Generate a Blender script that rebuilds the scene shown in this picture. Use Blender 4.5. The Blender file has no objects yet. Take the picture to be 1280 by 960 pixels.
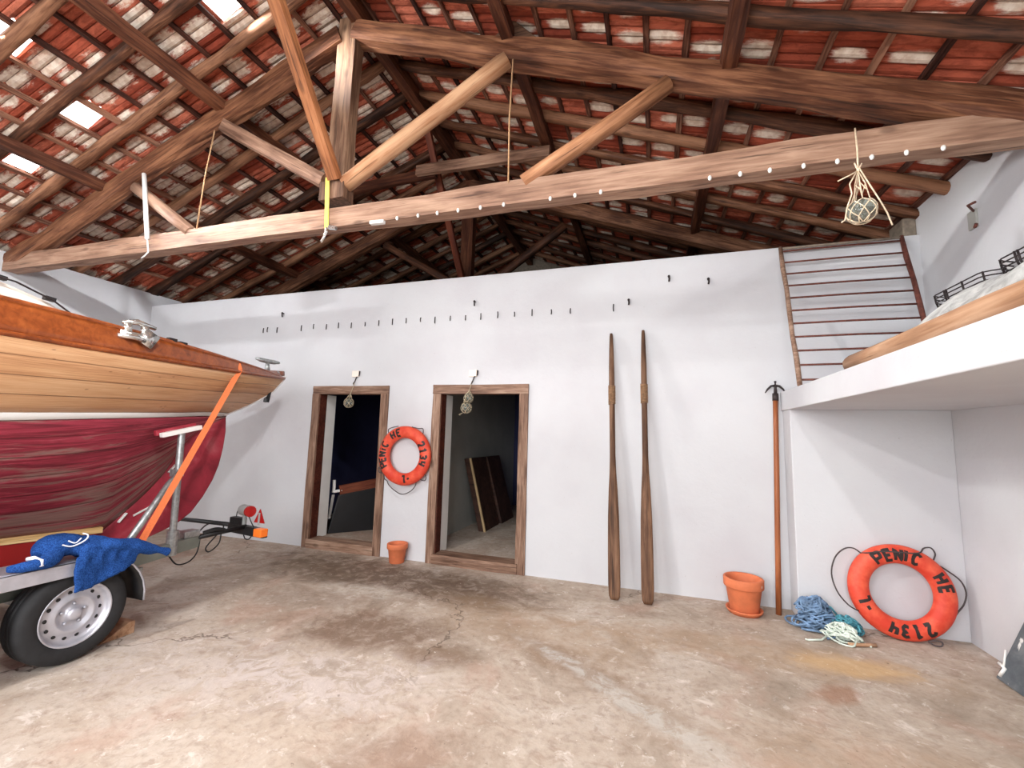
import bpy, bmesh, math, random
from mathutils import Vector, Matrix, noise
random.seed(7)
C = bpy.context.scene.collection
sc = bpy.context.scene
PI = math.pi
V = Vector

# ------------------------------------------------------------------ materials
class G:
    """small node-graph helper"""
    def __init__(s, name):
        s.m = bpy.data.materials.new(name); s.m.use_nodes = True
        s.t = s.m.node_tree; s.b = s.t.nodes['Principled BSDF']
    def put(s, sock, v):
        if isinstance(v, bpy.types.NodeSocket): s.t.links.new(v, sock)
        elif v is not None:
            if sock.type == 'RGBA' and isinstance(v, (tuple, list)) and len(v) == 3: v = (*v, 1)
            sock.default_value = v
    def n(s, typ, ins=None, out=0, **kw):
        nd = s.t.nodes.new(typ)
        for k, v in kw.items(): setattr(nd, k, v)
        for k, v in (ins or {}).items(): s.put(nd.inputs[k], v)
        return nd.outputs[out]
    def coord(s, out='Object'):
        return s.n('ShaderNodeTexCoord', out=out)
    def math(s, op, a, b=None, c=None, clamp=False):
        nd = s.t.nodes.new('ShaderNodeMath'); nd.operation = op; nd.use_clamp = clamp
        for i, v in enumerate((a, b, c)):
            if v is not None: s.put(nd.inputs[i], v)
        return nd.outputs[0]
    def vmath(s, op, a, b=None, out=0):
        nd = s.t.nodes.new('ShaderNodeVectorMath'); nd.operation = op
        s.put(nd.inputs[0], a)
        if b is not None: s.put(nd.inputs[1], b)
        return nd.outputs[out]
    def noise(s, vec, scale=5, detail=4, rough=.55, dist=0, out=0):
        return s.n('ShaderNodeTexNoise', {'Vector': vec, 'Scale': scale, 'Detail': detail, 'Roughness': rough, 'Distortion': dist}, out=out)
    def ramp(s, fac, stops, interp='LINEAR'):
        nd = s.t.nodes.new('ShaderNodeValToRGB'); cr = nd.color_ramp; cr.interpolation = interp
        while len(cr.elements) < len(stops): cr.elements.new(.5)
        for e, (p, c) in zip(cr.elements, stops):
            e.position = p; e.color = (*c, 1) if len(c) == 3 else c
        s.put(nd.inputs[0], fac); return nd.outputs[0]
    def rng(s, v, a, b, lo=0, hi=1, smooth=True):
        nd = s.t.nodes.new('ShaderNodeMapRange'); nd.interpolation_type = 'SMOOTHSTEP' if smooth else 'LINEAR'
        for i, x in enumerate((v, a, b, lo, hi)): s.put(nd.inputs[i], x)
        return nd.outputs[0]
    def mix(s, f, a, b, mode='MIX'):
        nd = s.t.nodes.new('ShaderNodeMix'); nd.data_type = 'RGBA'; nd.blend_type = mode
        s.put(nd.inputs[0], f); s.put(nd.inputs[6], a); s.put(nd.inputs[7], b); return nd.outputs[2]
    def sep(s, v):
        nd = s.t.nodes.new('ShaderNodeSeparateXYZ'); s.put(nd.inputs[0], v); return nd.outputs
    def comb(s, x=0, y=0, z=0):
        return s.n('ShaderNodeCombineXYZ', {0: x, 1: y, 2: z})
    def rnd(s):
        return s.n('ShaderNodeObjectInfo', out='Random')
    def bump(s, h, strength=.3, dist=.01):
        s.put(s.b.inputs['Normal'], s.n('ShaderNodeBump', {'Height': h, 'Strength': strength, 'Distance': dist}))
    def done(s, color=None, rough=.6, metal=0, spec=None, **kw):
        if color is not None: s.put(s.b.inputs['Base Color'], color)
        s.put(s.b.inputs['Roughness'], rough); s.put(s.b.inputs['Metallic'], metal)
        if spec is not None: s.put(s.b.inputs['Specular IOR Level'], spec)
        for k, v in kw.items(): s.put(s.b.inputs[k.replace('_', ' ')], v)
        return s.m

def S(r, g, b):
    """8-bit sRGB to linear"""
    f = lambda c: (c/255/12.92) if c/255 <= .04045 else ((c/255+.055)/1.055)**2.4
    return (f(r), f(g), f(b))

def wood(name, dark, mid, light, grain=1.0, rough=.65, bump=.35, var=.35, spec=.3, cracks=.7):
    g = G(name); r = g.rnd()
    off = g.n('ShaderNodeCombineXYZ', {0: g.math('MULTIPLY', r, 37.0), 1: g.math('MULTIPLY', r, 91.0), 2: g.math('MULTIPLY', r, 53.0)})
    v = g.vmath('ADD', g.coord(), off)
    st = g.vmath('MULTIPLY', v, (1.2*grain, 16*grain, 16*grain))
    n1 = g.noise(st, 2.2, 6, .6, .6)
    n2 = g.noise(g.vmath('MULTIPLY', v, (1.5, 4, 4)), 1.3, 3, .5)
    f = g.math('ADD', g.math('MULTIPLY', n1, .7), g.math('MULTIPLY', n2, .45))
    f = g.math('ADD', f, g.math('MULTIPLY', g.math('SUBTRACT', r, .5), var))
    col = g.ramp(f, [(.36, dark), (.56, mid), (.78, light)])
    ck = g.rng(g.noise(g.vmath('MULTIPLY', v, (.9, 26, 26)), 1.5, 4, .6), .60, .70)
    col = g.mix(g.math('MULTIPLY', ck, cracks), col, tuple(x*.45 for x in dark))
    kn = g.rng(g.n('ShaderNodeTexVoronoi', {'Vector': g.vmath('MULTIPLY', v, (2.2, 5, 5)), 'Scale': 1.0}), .05, .16, 1, 0)
    col = g.mix(g.math('MULTIPLY', kn, cracks*.8), col, tuple(x*.8 for x in dark))
    g.bump(n1, bump, .004)
    return g.done(col, rough, spec=spec)

def plain(name, c, rough=.5, metal=0, vary=.12, scale=6, bump=0, **kw):
    g = G(name); n = g.noise(g.coord(), scale, 4)
    col = g.mix(g.rng(n, .3, .7), tuple(x*(1-vary) for x in c), tuple(min(1, x*(1+vary)) for x in c))
    if bump: g.bump(g.noise(g.coord(), scale*8, 4), bump, .004)
    return g.done(col, rough, metal, **kw)

M = {}
M['beam'] = wood('weathered_beam', S(58, 38, 28), S(108, 78, 60), S(160, 126, 100), .8, bump=.6)
M['princ'] = wood('dark_principal', S(42, 22, 13), S(92, 54, 35), S(152, 104, 74), .9, bump=.7, var=.1)
M['brace'] = wood('orange_brown_brace', S(76, 42, 22), S(150, 94, 58), S(186, 128, 86), .8, var=.1)
M['tie'] = wood('sawn_tie_beam', S(88, 60, 46), S(144, 110, 90), S(184, 150, 126), .8, var=.1, bump=.5)
M['pole'] = wood('peeled_pole', S(112, 70, 44), S(178, 126, 90), S(214, 170, 132), .7, var=.15, bump=.5)
M['rafter'] = wood('old_rafter', S(42, 23, 14), S(94, 58, 39), S(152, 108, 80), 1.2, var=.35, bump=.9)
M['purlin'] = wood('dark_purlin', S(34, 15, 9), S(74, 38, 23), S(120, 74, 50), .8, var=.2)
M['batten'] = wood('tile_batten', S(44, 22, 16), S(86, 50, 38), S(148, 106, 84), 1.2, var=.35)
M['frame'] = wood('door_frame_wood', S(78, 54, 42), S(132, 102, 84), S(176, 148, 128), 1.3, var=.12, bump=.6)
M['frame_red'] = wood('red_brown_reveal', S(40, 16, 12), S(76, 34, 24), S(104, 54, 40), 1.0, var=.05)
M['oar'] = wood('dark_oar', S(44, 28, 18), S(88, 60, 42), S(136, 102, 78), 1.0, var=.12)
M['varnish'] = wood('varnished_mahogany', S(96, 42, 18), S(140, 70, 32), S(170, 92, 46), .6, .3, .1, var=.05, spec=.5, cracks=.15)
M['hook_pole'] = wood('reddish_pole', S(84, 42, 24), S(134, 74, 42), S(164, 98, 60), .7, .4, .15, var=.05, cracks=.2)
M['log'] = wood('peeled_log', S(116, 82, 60), S(164, 124, 94), S(198, 162, 132), .8, var=.05)
M['panel'] = wood('chipboard', S(34, 20, 15), S(58, 36, 28), S(84, 56, 44), .6, var=.1)
M['panel_edge'] = plain('pale_board_edge', S(186, 158, 116), .7)
M['strip'] = wood('ochre_strip', S(160, 120, 72), S(206, 168, 112), S(228, 196, 144), .8, var=.05)
M['dark_wood'] = wood('red_brown_plank', S(58, 24, 16), S(98, 46, 30), S(130, 70, 46), .8, var=.05)
M['white_paint'] = plain('white_paint', S(236, 234, 230), .5, vary=.03)
M['cream'] = plain('cream_cabin', S(238, 226, 214), .45, vary=.03)
M['galv'] = plain('galvanised_steel', S(168, 172, 172), .42, .75, .22, 30)
M['alu'] = plain('dull_aluminium', S(196, 196, 204), .45, .55, .1, 12)
M['green_grey'] = plain('grey_green_steel', S(142, 150, 142), .5, .4, .1)
M['steel'] = plain('bright_steel', S(226, 226, 222), .2, .9, .06)
M['black'] = plain('black_plastic', S(24, 24, 26), .45, vary=.2)
M['rubber'] = plain('tyre_rubber', S(34, 34, 36), .75, vary=.2, scale=20)
M['rust'] = plain('rusty_iron', S(104, 58, 48), .7, .3, .3, 25)
M['iron'] = plain('dark_iron', S(52, 44, 44), .55, .5, .2, 20)
M['terracotta'] = plain('terracotta', S(204, 112, 72), .75, vary=.1, scale=10, bump=.08)
M['twine'] = plain('natural_twine', S(190, 150, 110), .9, vary=.15, scale=60)
M['wrap'] = plain('brown_rope_wrapping', S(136, 104, 76), .95, vary=.3, scale=50)
M['net'] = plain('pale_net_cord', S(226, 204, 174), .85, vary=.12, scale=60)
M['net_dark'] = plain('grey_net_cord', S(176, 162, 136), .85, vary=.15, scale=60)
M['rope_black'] = plain('dark_grab_line', S(70, 62, 62), .8, vary=.2, scale=60)
M['letter'] = plain('black_lettering', S(38, 28, 26), .6, vary=.2, scale=40)
M['blue_towel'] = None
M['orange_strap'] = plain('orange_webbing', S(244, 128, 74), .7, vary=.06, scale=80, bump=.2)
M['yellow'] = plain('yellow_webbing', S(232, 204, 92), .7, vary=.08, scale=40)
M['red_plastic'] = plain('red_plastic', S(206, 62, 36), .4, vary=.08)
M['red_lens'] = plain('red_lens', S(158, 26, 26), .2, vary=.08)
M['amber'] = plain('amber_lens', S(246, 122, 40), .2, vary=.08)
M['grey_plastic'] = plain('grey_plastic', S(150, 152, 150), .5, vary=.08)
M['clip'] = plain('white_clip', S(244, 242, 236), .4, vary=.02)
M['plaster_grey'] = plain('bare_render', S(138, 126, 112), .9, vary=.2, scale=20, bump=.3)
M['rope_blue'] = plain('faded_blue_rope', S(104, 130, 160), .85, vary=.5, scale=14)
M['rope_teal'] = plain('teal_rope', S(70, 136, 150), .85, vary=.35, scale=18)
M['rope_white'] = plain('pale_green_rope', S(206, 216, 204), .85, vary=.2, scale=18)
M['navy'] = plain('navy_wall', S(52, 54, 92), .85, vary=.08)
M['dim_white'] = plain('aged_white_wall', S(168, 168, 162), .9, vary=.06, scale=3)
M['emblem'] = plain('white_embroidery', S(226, 230, 240), .8, vary=.03)

g = G('towel_blue'); n = g.noise(g.coord(), 160, 3)
g.bump(n, .6, .004)
M['blue_towel'] = g.done(g.mix(g.rng(n, .3, .7), S(20, 48, 104), S(46, 88, 156)), .95, spec=.1)

g = G('lifebuoy_orange'); n = g.noise(g.coord(), 9, 5, .6)
g.bump(g.noise(g.coord(), 120, 3), .15, .002)
M['buoy'] = g.done(g.mix(g.rng(n, .35, .75), S(206, 58, 36), S(230, 98, 68)), .6)

def wall_mat(name, base, dirt):
    g = G(name); c = g.coord()
    n = g.noise(c, 1.1, 5, .6); n2 = g.noise(c, 26, 4, .6)
    col = g.mix(g.rng(n, .35, .75), base, dirt)
    sp = g.rng(g.noise(c, 55, 2, .5), .74, .78)
    col = g.mix(g.math('MULTIPLY', sp, .35), col, S(150, 140, 130))
    g.bump(g.math('ADD', g.math('MULTIPLY', n2, .5), g.noise(c, 5, 3)), .25, .012)
    return g.done(col, .85, spec=.2)
M['wall'] = wall_mat('white_limewash', S(204, 205, 208), S(197, 196, 200))

# concrete floor: patches, stains and cracks with shapes of their own
g = G('concrete_floor'); c = g.coord(); X, Y, Z = g.sep(c)
n_big = g.noise(c, .55, 6, .6, .4); n_mid = g.noise(c, 2.4, 6, .65, .8); n_fine = g.noise(c, 22, 5, .65)
base = g.ramp(g.math('ADD', g.math('MULTIPLY', n_big, .5), g.math('MULTIPLY', n_mid, .55)),
              [(.36, S(144, 129, 114)), (.52, S(178, 162, 147)), (.68, S(198, 187, 176))])
base = g.mix(g.math('MULTIPLY', g.rng(n_fine, .45, .75), .4), base, S(122, 104, 90))
n_s = g.noise(g.vmath('MULTIPLY', c, (1, 1.4, 1)), 5.5, 7, .7, 1.0)
base = g.mix(g.math('MULTIPLY', g.rng(n_s, .52, .68), .5), base, S(140, 118, 102))
base = g.mix(g.math('MULTIPLY', g.rng(g.noise(c, 9, 6, .7, .6), .56, .68), .45), base, S(232, 222, 214))
base = g.mix(g.math('MULTIPLY', g.rng(g.noise(g.vmath('ADD', c, (3, 9, 0)), 1.3, 5, .6, .5), .52, .66), .35), base, S(172, 136, 118))
def blob(cx, cy, rx, ry, ang=0, soft=.55, wob=.9):
    ca, sa = math.cos(ang), math.sin(ang)
    dx = g.math('SUBTRACT', X, cx); dy = g.math('SUBTRACT', Y, cy)
    u = g.math('ADD', g.math('MULTIPLY', dx, ca/rx), g.math('MULTIPLY', dy, sa/rx))
    w = g.math('ADD', g.math('MULTIPLY', dx, -sa/ry), g.math('MULTIPLY', dy, ca/ry))
    r = g.math('SQRT', g.math('ADD', g.math('MULTIPLY', u, u), g.math('MULTIPLY', w, w)))
    r = g.math('ADD', r, g.math('MULTIPLY', g.math('SUBTRACT', n_mid, .5), wob*1.2))
    r = g.math('ADD', r, g.math('MULTIPLY', g.math('SUBTRACT', n_s, .5), wob*1.1))
    return g.rng(r, 1.0-soft, 1.0+soft*.4, 1, 0)
def stain(mask, k, colr):
    global base
    base = g.mix(g.math('MULTIPLY', mask, k), base, colr)
brk = g.rng(g.noise(g.vmath('ADD', c, (5, 2, 0)), 6, 7, .72, .8), .42, .58, .15, 1)
brk_d = g.rng(g.noise(g.vmath('ADD', c, (1, 8, 0)), 8, 7, .72, .8), .36, .56, .45, 1)
STAINS = [(-2.65, 4.15, 1.75, .48, -.12, .85, (92, 72, 58)), (-3.5, 4.0, .7, .35, -.3, .6, (104, 86, 70)), (-1.5, 4.2, .6, .3, -.2, .6, (100, 80, 66)),
          (-2.1, 3.0, .68, .36, .15, .8, (112, 88, 72)), (-1.42, 2.86, .3, .16, .3, .7, (122, 98, 80)), (-2.9, 3.35, .7, .3, .2, .45, (122, 102, 86)),
          (-1.15, 1.95, .42, .22, .5, .6, (128, 104, 88)), (-1.0, 3.5, 1.1, .4, -.25, .4, (160, 132, 104)), (.6, 3.7, 1.3, .3, 0, .4, (168, 138, 108)),
          (-.6, 3.1, .62, .16, -.5, .6, (132, 108, 88)), (.0, 2.7, .5, .18, -.65, .5, (140, 118, 98)), (1.1, 2.6, .8, .4, 0, .35, (176, 146, 120))]
for a_ in STAINS: stain(g.math('MULTIPLY', blob(*a_[:5]), brk_d), a_[5], S(*a_[6]))
for a_ in [(-2.62, 3.68, .52, .16, .05, .8, (196, 186, 174)), (-.62, 3.12, .42, .07, -.5, .8, (186, 180, 174)), (-.1, 2.74, .5, .10, -.6, .75, (190, 184, 176)), (.35, 2.42, .4, .12, -.7, .6, (192, 184, 174)),
           (-1.9, 2.35, .8, .36, .3, .55, (206, 194, 190)), (-2.9, 2.2, .9, .5, .3, .4, (196, 186, 182))]:
    stain(g.math('MULTIPLY', blob(*a_[:5]), brk), a_[5], S(*a_[6]))
stain(blob(1.25, 3.72, .42, .16, .1), .55, S(206, 166, 112))
stain(blob(1.05, 3.3, .2, .1, .6), .6, S(140, 92, 62))
crk = g.n('ShaderNodeTexVoronoi', {'Vector': g.vmath('ADD', c, g.vmath('MULTIPLY', g.noise(c, 3, 4, .6, out=1), (.5, .5, .5))), 'Scale': .6}, feature='DISTANCE_TO_EDGE')
ck = g.math('MULTIPLY', g.rng(crk, .002, .007, 1, 0), g.rng(g.noise(c, .8, 2), .52, .6))
stain(ck, .6, S(84, 68, 56))
pit = g.rng(g.noise(c, 26, 3, .6), .68, .73)
stain(pit, .45, S(84, 66, 54))
fleck = g.rng(g.noise(g.vmath('ADD', c, (7, 3, 1)), 30, 2, .5), .72, .75)
stain(fleck, .6, S(222, 216, 208))
g.bump(g.math('ADD', g.math('MULTIPLY', n_mid, 1.0), g.math('ADD', g.math('MULTIPLY', n_fine, .35), g.math('MULTIPLY', ck, -.6))), .5, .02)
M['floor'] = g.done(base, .82, spec=.25)

# clay tiles seen from below: uv = (row, tile)
def tiles_mat(name, PA):
    g = G(name); uv = g.coord('UV'); U, W, _ = g.sep(uv)
    cell = g.comb(g.math('FLOOR', U), g.math('FLOOR', W), 0)
    wn = g.n('ShaderNodeTexWhiteNoise', {'Vector': cell}, out='Color', noise_dimensions='3D'); r1, r2, r3 = g.sep(wn)
    wn2 = g.n('ShaderNodeTexWhiteNoise', {'Vector': g.vmath('ADD', cell, (31, 17, 5))}, out='Color', noise_dimensions='3D'); r4, r5, r6 = g.sep(wn2)
    clay = g.ramp(r1, [(0, S(138, 62, 44)), (.5, S(180, 90, 66)), (1, S(206, 120, 94))])
    oc = g.coord(); sv = g.comb(g.math('MULTIPLY', U, 1.6), g.math('MULTIPLY', W, 4.2), 0)
    nt = g.noise(sv, 1.6, 6, .65, .6)
    clay = g.mix(g.math('MULTIPLY', g.rng(nt, .4, .66), .6), clay, S(104, 44, 32))
    fu = g.math('FRACT', U); fw = g.math('FRACT', W)
    du = g.math('DIVIDE', g.math('SUBTRACT', fu, g.math('ADD', .35, g.math('MULTIPLY', r2, .35))), g.math('ADD', PA[0], g.math('MULTIPLY', r3, PA[1])))
    dw = g.math('DIVIDE', g.math('SUBTRACT', fw, g.math('ADD', .25, g.math('MULTIPLY', r4, .5))), g.math('ADD', PA[2], g.math('MULTIPLY', r5, PA[3])))
    rr = g.math('ADD', g.math('SQRT', g.math('ADD', g.math('MULTIPLY', du, du), g.math('MULTIPLY', dw, dw))), g.math('MULTIPLY', g.math('SUBTRACT', g.noise(sv, 2.6, 6, .7), .5), PA[4]))
    patch = g.math('MULTIPLY', g.rng(rr, .62, 1.1, 1, 0), g.rng(r6, PA[5], PA[5]+.08))
    patch = g.math('MULTIPLY', patch, g.rng(g.noise(oc, 24, 4, .7), .2, .5, .6, .95))
    lime = g.mix(g.rng(g.noise(oc, 16, 4), .35, .65), S(212, 192, 172), S(240, 228, 212))
    colr = g.mix(patch, clay, lime)
    rib = g.math('MINIMUM', g.math('ABSOLUTE', g.math('SUBTRACT', fw, .31)), g.math('MINIMUM', g.math('ABSOLUTE', g.math('SUBTRACT', fw, .69)), g.math('MINIMUM', fw, g.math('SUBTRACT', 1.0, fw))))
    colr = g.mix(g.math('MULTIPLY', g.rng(rib, .012, .03, 1, 0), .6), colr, S(84, 36, 28))
    g.bump(nt, .4, .006)
    return g.done(colr, .85, spec=.2)

M['tile_left'] = tiles_mat('limed_clay_tiles', (.34, .4, .24, .40, 1.9, .16))
M['tile'] = M['tile_right'] = tiles_mat('patched_clay_tiles', (.30, .22, .22, .2, 1.0, .25))

# hull planking: uv = (length in metres, plank number)
g = G('pale_planking'); uv = g.coord('UV'); U, W, _ = g.sep(uv)
pl = g.math('FLOOR', W)
rn = g.n('ShaderNodeTexWhiteNoise', {'W': pl}, noise_dimensions='1D')
v = g.comb(g.math('ADD', g.math('MULTIPLY', U, .9), g.math('MULTIPLY', pl, 7.3)), g.math('MULTIPLY', W, 1.7), 0)
n1 = g.noise(g.vmath('MULTIPLY', v, (1.4, 7, 1)), 2.2, 6, .6, .8)
n2 = g.noise(v, 1.6, 3)
f = g.math('ADD', g.math('MULTIPLY', n1, .6), g.math('ADD', g.math('MULTIPLY', n2, .3), g.math('MULTIPLY', rn, .12)))
col = g.ramp(f, [(.32, S(162, 108, 70)), (.5, S(208, 158, 114)), (.7, S(230, 192, 150))])
fw = g.math('FRACT', W); seam = g.rng(g.math('MINIMUM', fw, g.math('SUBTRACT', 1.0, fw)), .012, .04, 1, 0)
col = g.mix(g.math('MULTIPLY', seam, .65), col, S(96, 58, 36))
plug = g.n('ShaderNodeTexVoronoi', {'Vector': g.comb(g.math('MULTIPLY', U, 7), g.math('MULTIPLY', W, 2.1), 0), 'Scale': 1.0})
col = g.mix(g.math('MULTIPLY', g.rng(plug, .06, .1, 1, 0), .5), col, S(112, 62, 36))
g.bump(g.math('MULTIPLY', seam, -1.0), .5, .004)
M['plank'] = g.done(col, .42, spec=.45)

g = G('worn_red_antifouling'); uv = g.coord('UV'); U, W, _ = g.sep(uv)
v = g.comb(U, g.math('MULTIPLY', W, 1.0), 0)
n1 = g.noise(g.vmath('MULTIPLY', v, (.9, 2.0, 1)), 2.0, 8, .68, 1.1); n2 = g.noise(g.vmath('MULTIPLY', v, (.8, 1.3, 1)), 1.25, 6, .68, .8)
col = g.ramp(n1, [(.3, S(92, 30, 40)), (.46, S(134, 42, 56)), (.6, S(168, 58, 76)), (.74, S(196, 130, 138))])
bare = g.rng(g.math('ADD', n2, g.math('MULTIPLY', W, .03)), .58, .70)
col = g.mix(g.math('MULTIPLY', bare, .85), col, g.mix(n1, S(112, 78, 72), S(176, 146, 136)))
fw = g.math('FRACT', g.math('MULTIPLY', W, 1.0)); seam = g.rng(g.math('MINIMUM', fw, g.math('SUBTRACT', 1.0, fw)), .01, .05, 1, 0)
col = g.mix(g.math('MULTIPLY', seam, .55), col, S(74, 26, 30))
g.bump(g.math('SUBTRACT', n1, seam), .35, .006)
M['red_hull'] = g.done(col, .6, spec=.35)
g = G('red_deadwood'); n1 = g.noise(g.coord(), 3.2, 6, .65, .6)
g.bump(g.noise(g.coord(), 14, 4), .2, .006)
M['red_keel'] = g.done(g.ramp(n1, [(.3, S(116, 26, 40)), (.55, S(162, 44, 60)), (.75, S(186, 92, 100))]), .5)
M['ballast'] = plain('smooth_red_ballast', S(150, 28, 26), .5, vary=.1, scale=3)

g = G('grey_tarpaulin'); n1 = g.noise(g.coord(), 7, 6, .65, 1.2)
g.bump(n1, .8, .04)
M['tarp'] = g.done(g.ramp(n1, [(.35, S(138, 138, 136)), (.55, S(182, 184, 182)), (.72, S(212, 212, 208))]), .8)

g = G('scuffed_grey_board'); c = g.coord(); n1 = g.noise(c, 7, 5, .6, .6)
col = g.mix(g.rng(n1, .35, .7), S(76, 84, 90), S(112, 118, 122))
col = g.mix(g.rng(g.noise(g.vmath('MULTIPLY', c, (9, 3, 3)), 2.5, 4, .6, 1), .60, .66), col, S(226, 226, 222))
M['board'] = g.done(col, .6)

g = G('glass_float'); M['glass'] = g.done(S(206, 214, 200), .06, Transmission_Weight=.85, IOR=1.35)
g = G('glass_tile')
g.put(g.b.inputs['Emission Color'], (1, .97, .93, 1))
M['glass_tile'] = g.done(S(235, 238, 236), .25, Emission_Strength=6.0)

# ------------------------------------------------------------------ mesh helpers
class MB:
    def __init__(s): s.v = []; s.f = []; s.uv = []; s.mi = []
    def add(s, vs, fs, uvs=None, mi=0):
        o = len(s.v); s.v += [V(p) for p in vs]
        for i, f in enumerate(fs):
            s.f.append([o+k for k in f]); s.mi.append(mi)
            s.uv.append([uvs[k] for k in f] if uvs else [(0, 0)]*len(f))
        return s
    def box(s, lo, hi, mi=0):
        (a, b, c), (d, e, f) = lo, hi
        return s.add([(a,b,c),(d,b,c),(d,e,c),(a,e,c),(a,b,f),(d,b,f),(d,e,f),(a,e,f)],
                     [(3,2,1,0),(4,5,6,7),(0,1,5,4),(1,2,6,5),(2,3,7,6),(3,0,4,7)], mi=mi)
    def obox(s, p0, p1, w, h, up=(0,0,1), mi=0):
        """box along p0-p1, width w (sideways), height h"""
        p0, p1 = V(p0), V(p1); d = (p1-p0).normalized(); up = V(up)
        side = d.cross(up)
        if side.length < 1e-4: side = d.cross(V((1, 0, 0)))
        side.normalize(); u = side.cross(d)
        vs = [p+side*sx*w/2+u*sy*h/2 for p in (p0, p1) for sx, sy in ((-1,-1),(1,-1),(1,1),(-1,1))]
        return s.add(vs, [(3,2,1,0),(4,5,6,7),(0,1,5,4),(1,2,6,5),(2,3,7,6),(3,0,4,7)], mi=mi)
    def tube(s, pts, r, n=8, closed=False, caps=True, mi=0, flat=None, up=None):
        pts = [V(p) for p in pts]; N = len(pts); rr = r if isinstance(r, (list, tuple)) else [r]*N
        rings = []; prev = None
        for i, p in enumerate(pts):
            if closed: t = pts[(i+1) % N]-pts[i-1]
            else: t = pts[min(i+1, N-1)]-pts[max(i-1, 0)]
            t = t.normalized() if t.length > 1e-9 else V((0, 0, 1))
            if prev is None:
                a = V(up) if up else (V((0, 0, 1)) if abs(t.z) < .9 else V((1, 0, 0)))
                x = t.cross(a).normalized()
            else:
                x = prev-t*prev.dot(t)
                x = x.normalized() if x.length > 1e-6 else t.orthogonal().normalized()
            prev = x; y = t.cross(x)
            fl = flat if flat else 1
            rings.append([p+x*math.cos(2*PI*k/n)*rr[i]+y*math.sin(2*PI*k/n)*rr[i]*fl for k in range(n)])
        fs = []
        for i in range(N if closed else N-1):
            j = (i+1) % N
            for k in range(n): fs.append((i*n+k, i*n+(k+1) % n, j*n+(k+1) % n, j*n+k))
        if caps and not closed:
            fs.append(tuple(range(n-1, -1, -1))); fs.append(tuple((N-1)*n+k for k in range(n)))
        return s.add([q for ring in rings for q in ring], fs, mi=mi)
    def lathe(s, prof, n=32, c=(0,0,0), axis='Z', mi=0):
        c = V(c); vs = []
        for r, z in prof:
            for k in range(n):
                a = 2*PI*k/n; x, y = r*math.cos(a), r*math.sin(a)
                vs.append(c+(V((x, y, z)) if axis == 'Z' else V((z, x, y)) if axis == 'X' else V((x, z, y))))
        fs = []
        for i in range(len(prof)-1):
            for k in range(n):
                q = (i*n+k, i*n+(k+1) % n, (i+1)*n+(k+1) % n, (i+1)*n+k)
                fs.append(q if axis != 'Y' else q[::-1])
        return s.add(vs, fs, mi=mi)
    def ball(s, c, r, n=16, sq=(1,1,1), mi=0):
        c = V(c); vs = []; m = n//2
        for i in range(m+1):
            t = PI*i/m
            for k in range(n):
                a = 2*PI*k/n
                vs.append(c+V((math.sin(t)*math.cos(a)*r*sq[0], math.sin(t)*math.sin(a)*r*sq[1], math.cos(t)*r*sq[2])))
        fs = [(i*n+k, (i+1)*n+k, (i+1)*n+(k+1) % n, i*n+(k+1) % n) for i in range(m) for k in range(n)]
        return s.add(vs, fs, mi=mi)
    def grid(s, P, uvs=None, mi=0, flip=False):
        nr, nc = len(P), len(P[0])
        fs = [(i*nc+j, i*nc+j+1, (i+1)*nc+j+1, (i+1)*nc+j) for i in range(nr-1) for j in range(nc-1)]
        if flip: fs = [f[::-1] for f in fs]
        return s.add([p for row in P for p in row], fs, [u for row in uvs for u in row] if uvs else None, mi)
    def build(s, name, mat, parent=None, loc=None, smooth=False, bevel=0, M4=None, merge=1e-5, fix=True, solid=0, sub=0):
        base = V(loc) if loc is not None else (V(parent.location) if parent and M4 is None else V((0, 0, 0)))
        me = bpy.data.meshes.new(name); bm = bmesh.new(); L = bm.loops.layers.uv.new('UVMap')
        bv = [bm.verts.new(p-base) for p in s.v]
        for f, uv, mi in zip(s.f, s.uv, s.mi):
            if len(set(f)) < 3: continue
            try: fc = bm.faces.new([bv[k] for k in f])
            except ValueError: continue
            fc.material_index = mi; fc.smooth = smooth
            for lp, u in zip(fc.loops, uv): lp[L].uv = u
        if merge: bmesh.ops.remove_doubles(bm, verts=bm.verts, dist=merge)
        if fix: bmesh.ops.recalc_face_normals(bm, faces=bm.faces)
        bm.to_mesh(me); bm.free()
        for m in (mat if isinstance(mat, (list, tuple)) else [mat]): me.materials.append(m)
        o = bpy.data.objects.new(name, me); C.objects.link(o)
        if parent is not None:
            o.parent = parent
            if M4 is not None: o.matrix_local = Matrix.Translation(-V(parent.location)) @ M4
            elif loc is not None: o.location = V(loc)-V(parent.location)
        else:
            if M4 is not None: o.matrix_world = M4
            else: o.location = base
        if bevel:
            b = o.modifiers.new('bevel', 'BEVEL'); b.width = bevel; b.segments = 2; b.limit_method = 'ANGLE'
        if solid:
            b = o.modifiers.new('solid', 'SOLIDIFY'); b.thickness = solid; b.offset = 0
        if sub:
            b = o.modifiers.new('sub', 'SUBSURF'); b.levels = sub; b.render_levels = sub
        if smooth and smooth != 'all':
            pass
        return o

def tag(o, label, cat, group=None, kind='thing'):
    o['label'] = label; o['category'] = cat; o['kind'] = kind
    if group: o['group'] = group
    return o
def struct(o, label=None):
    o['kind'] = 'structure'
    if label: o['label'] = label
    return o
def empty(name, loc, label, cat, group=None):
    o = bpy.data.objects.new(name, None); C.objects.link(o); o.location = loc
    o.empty_display_size = .1
    return tag(o, label, cat, group)

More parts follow.
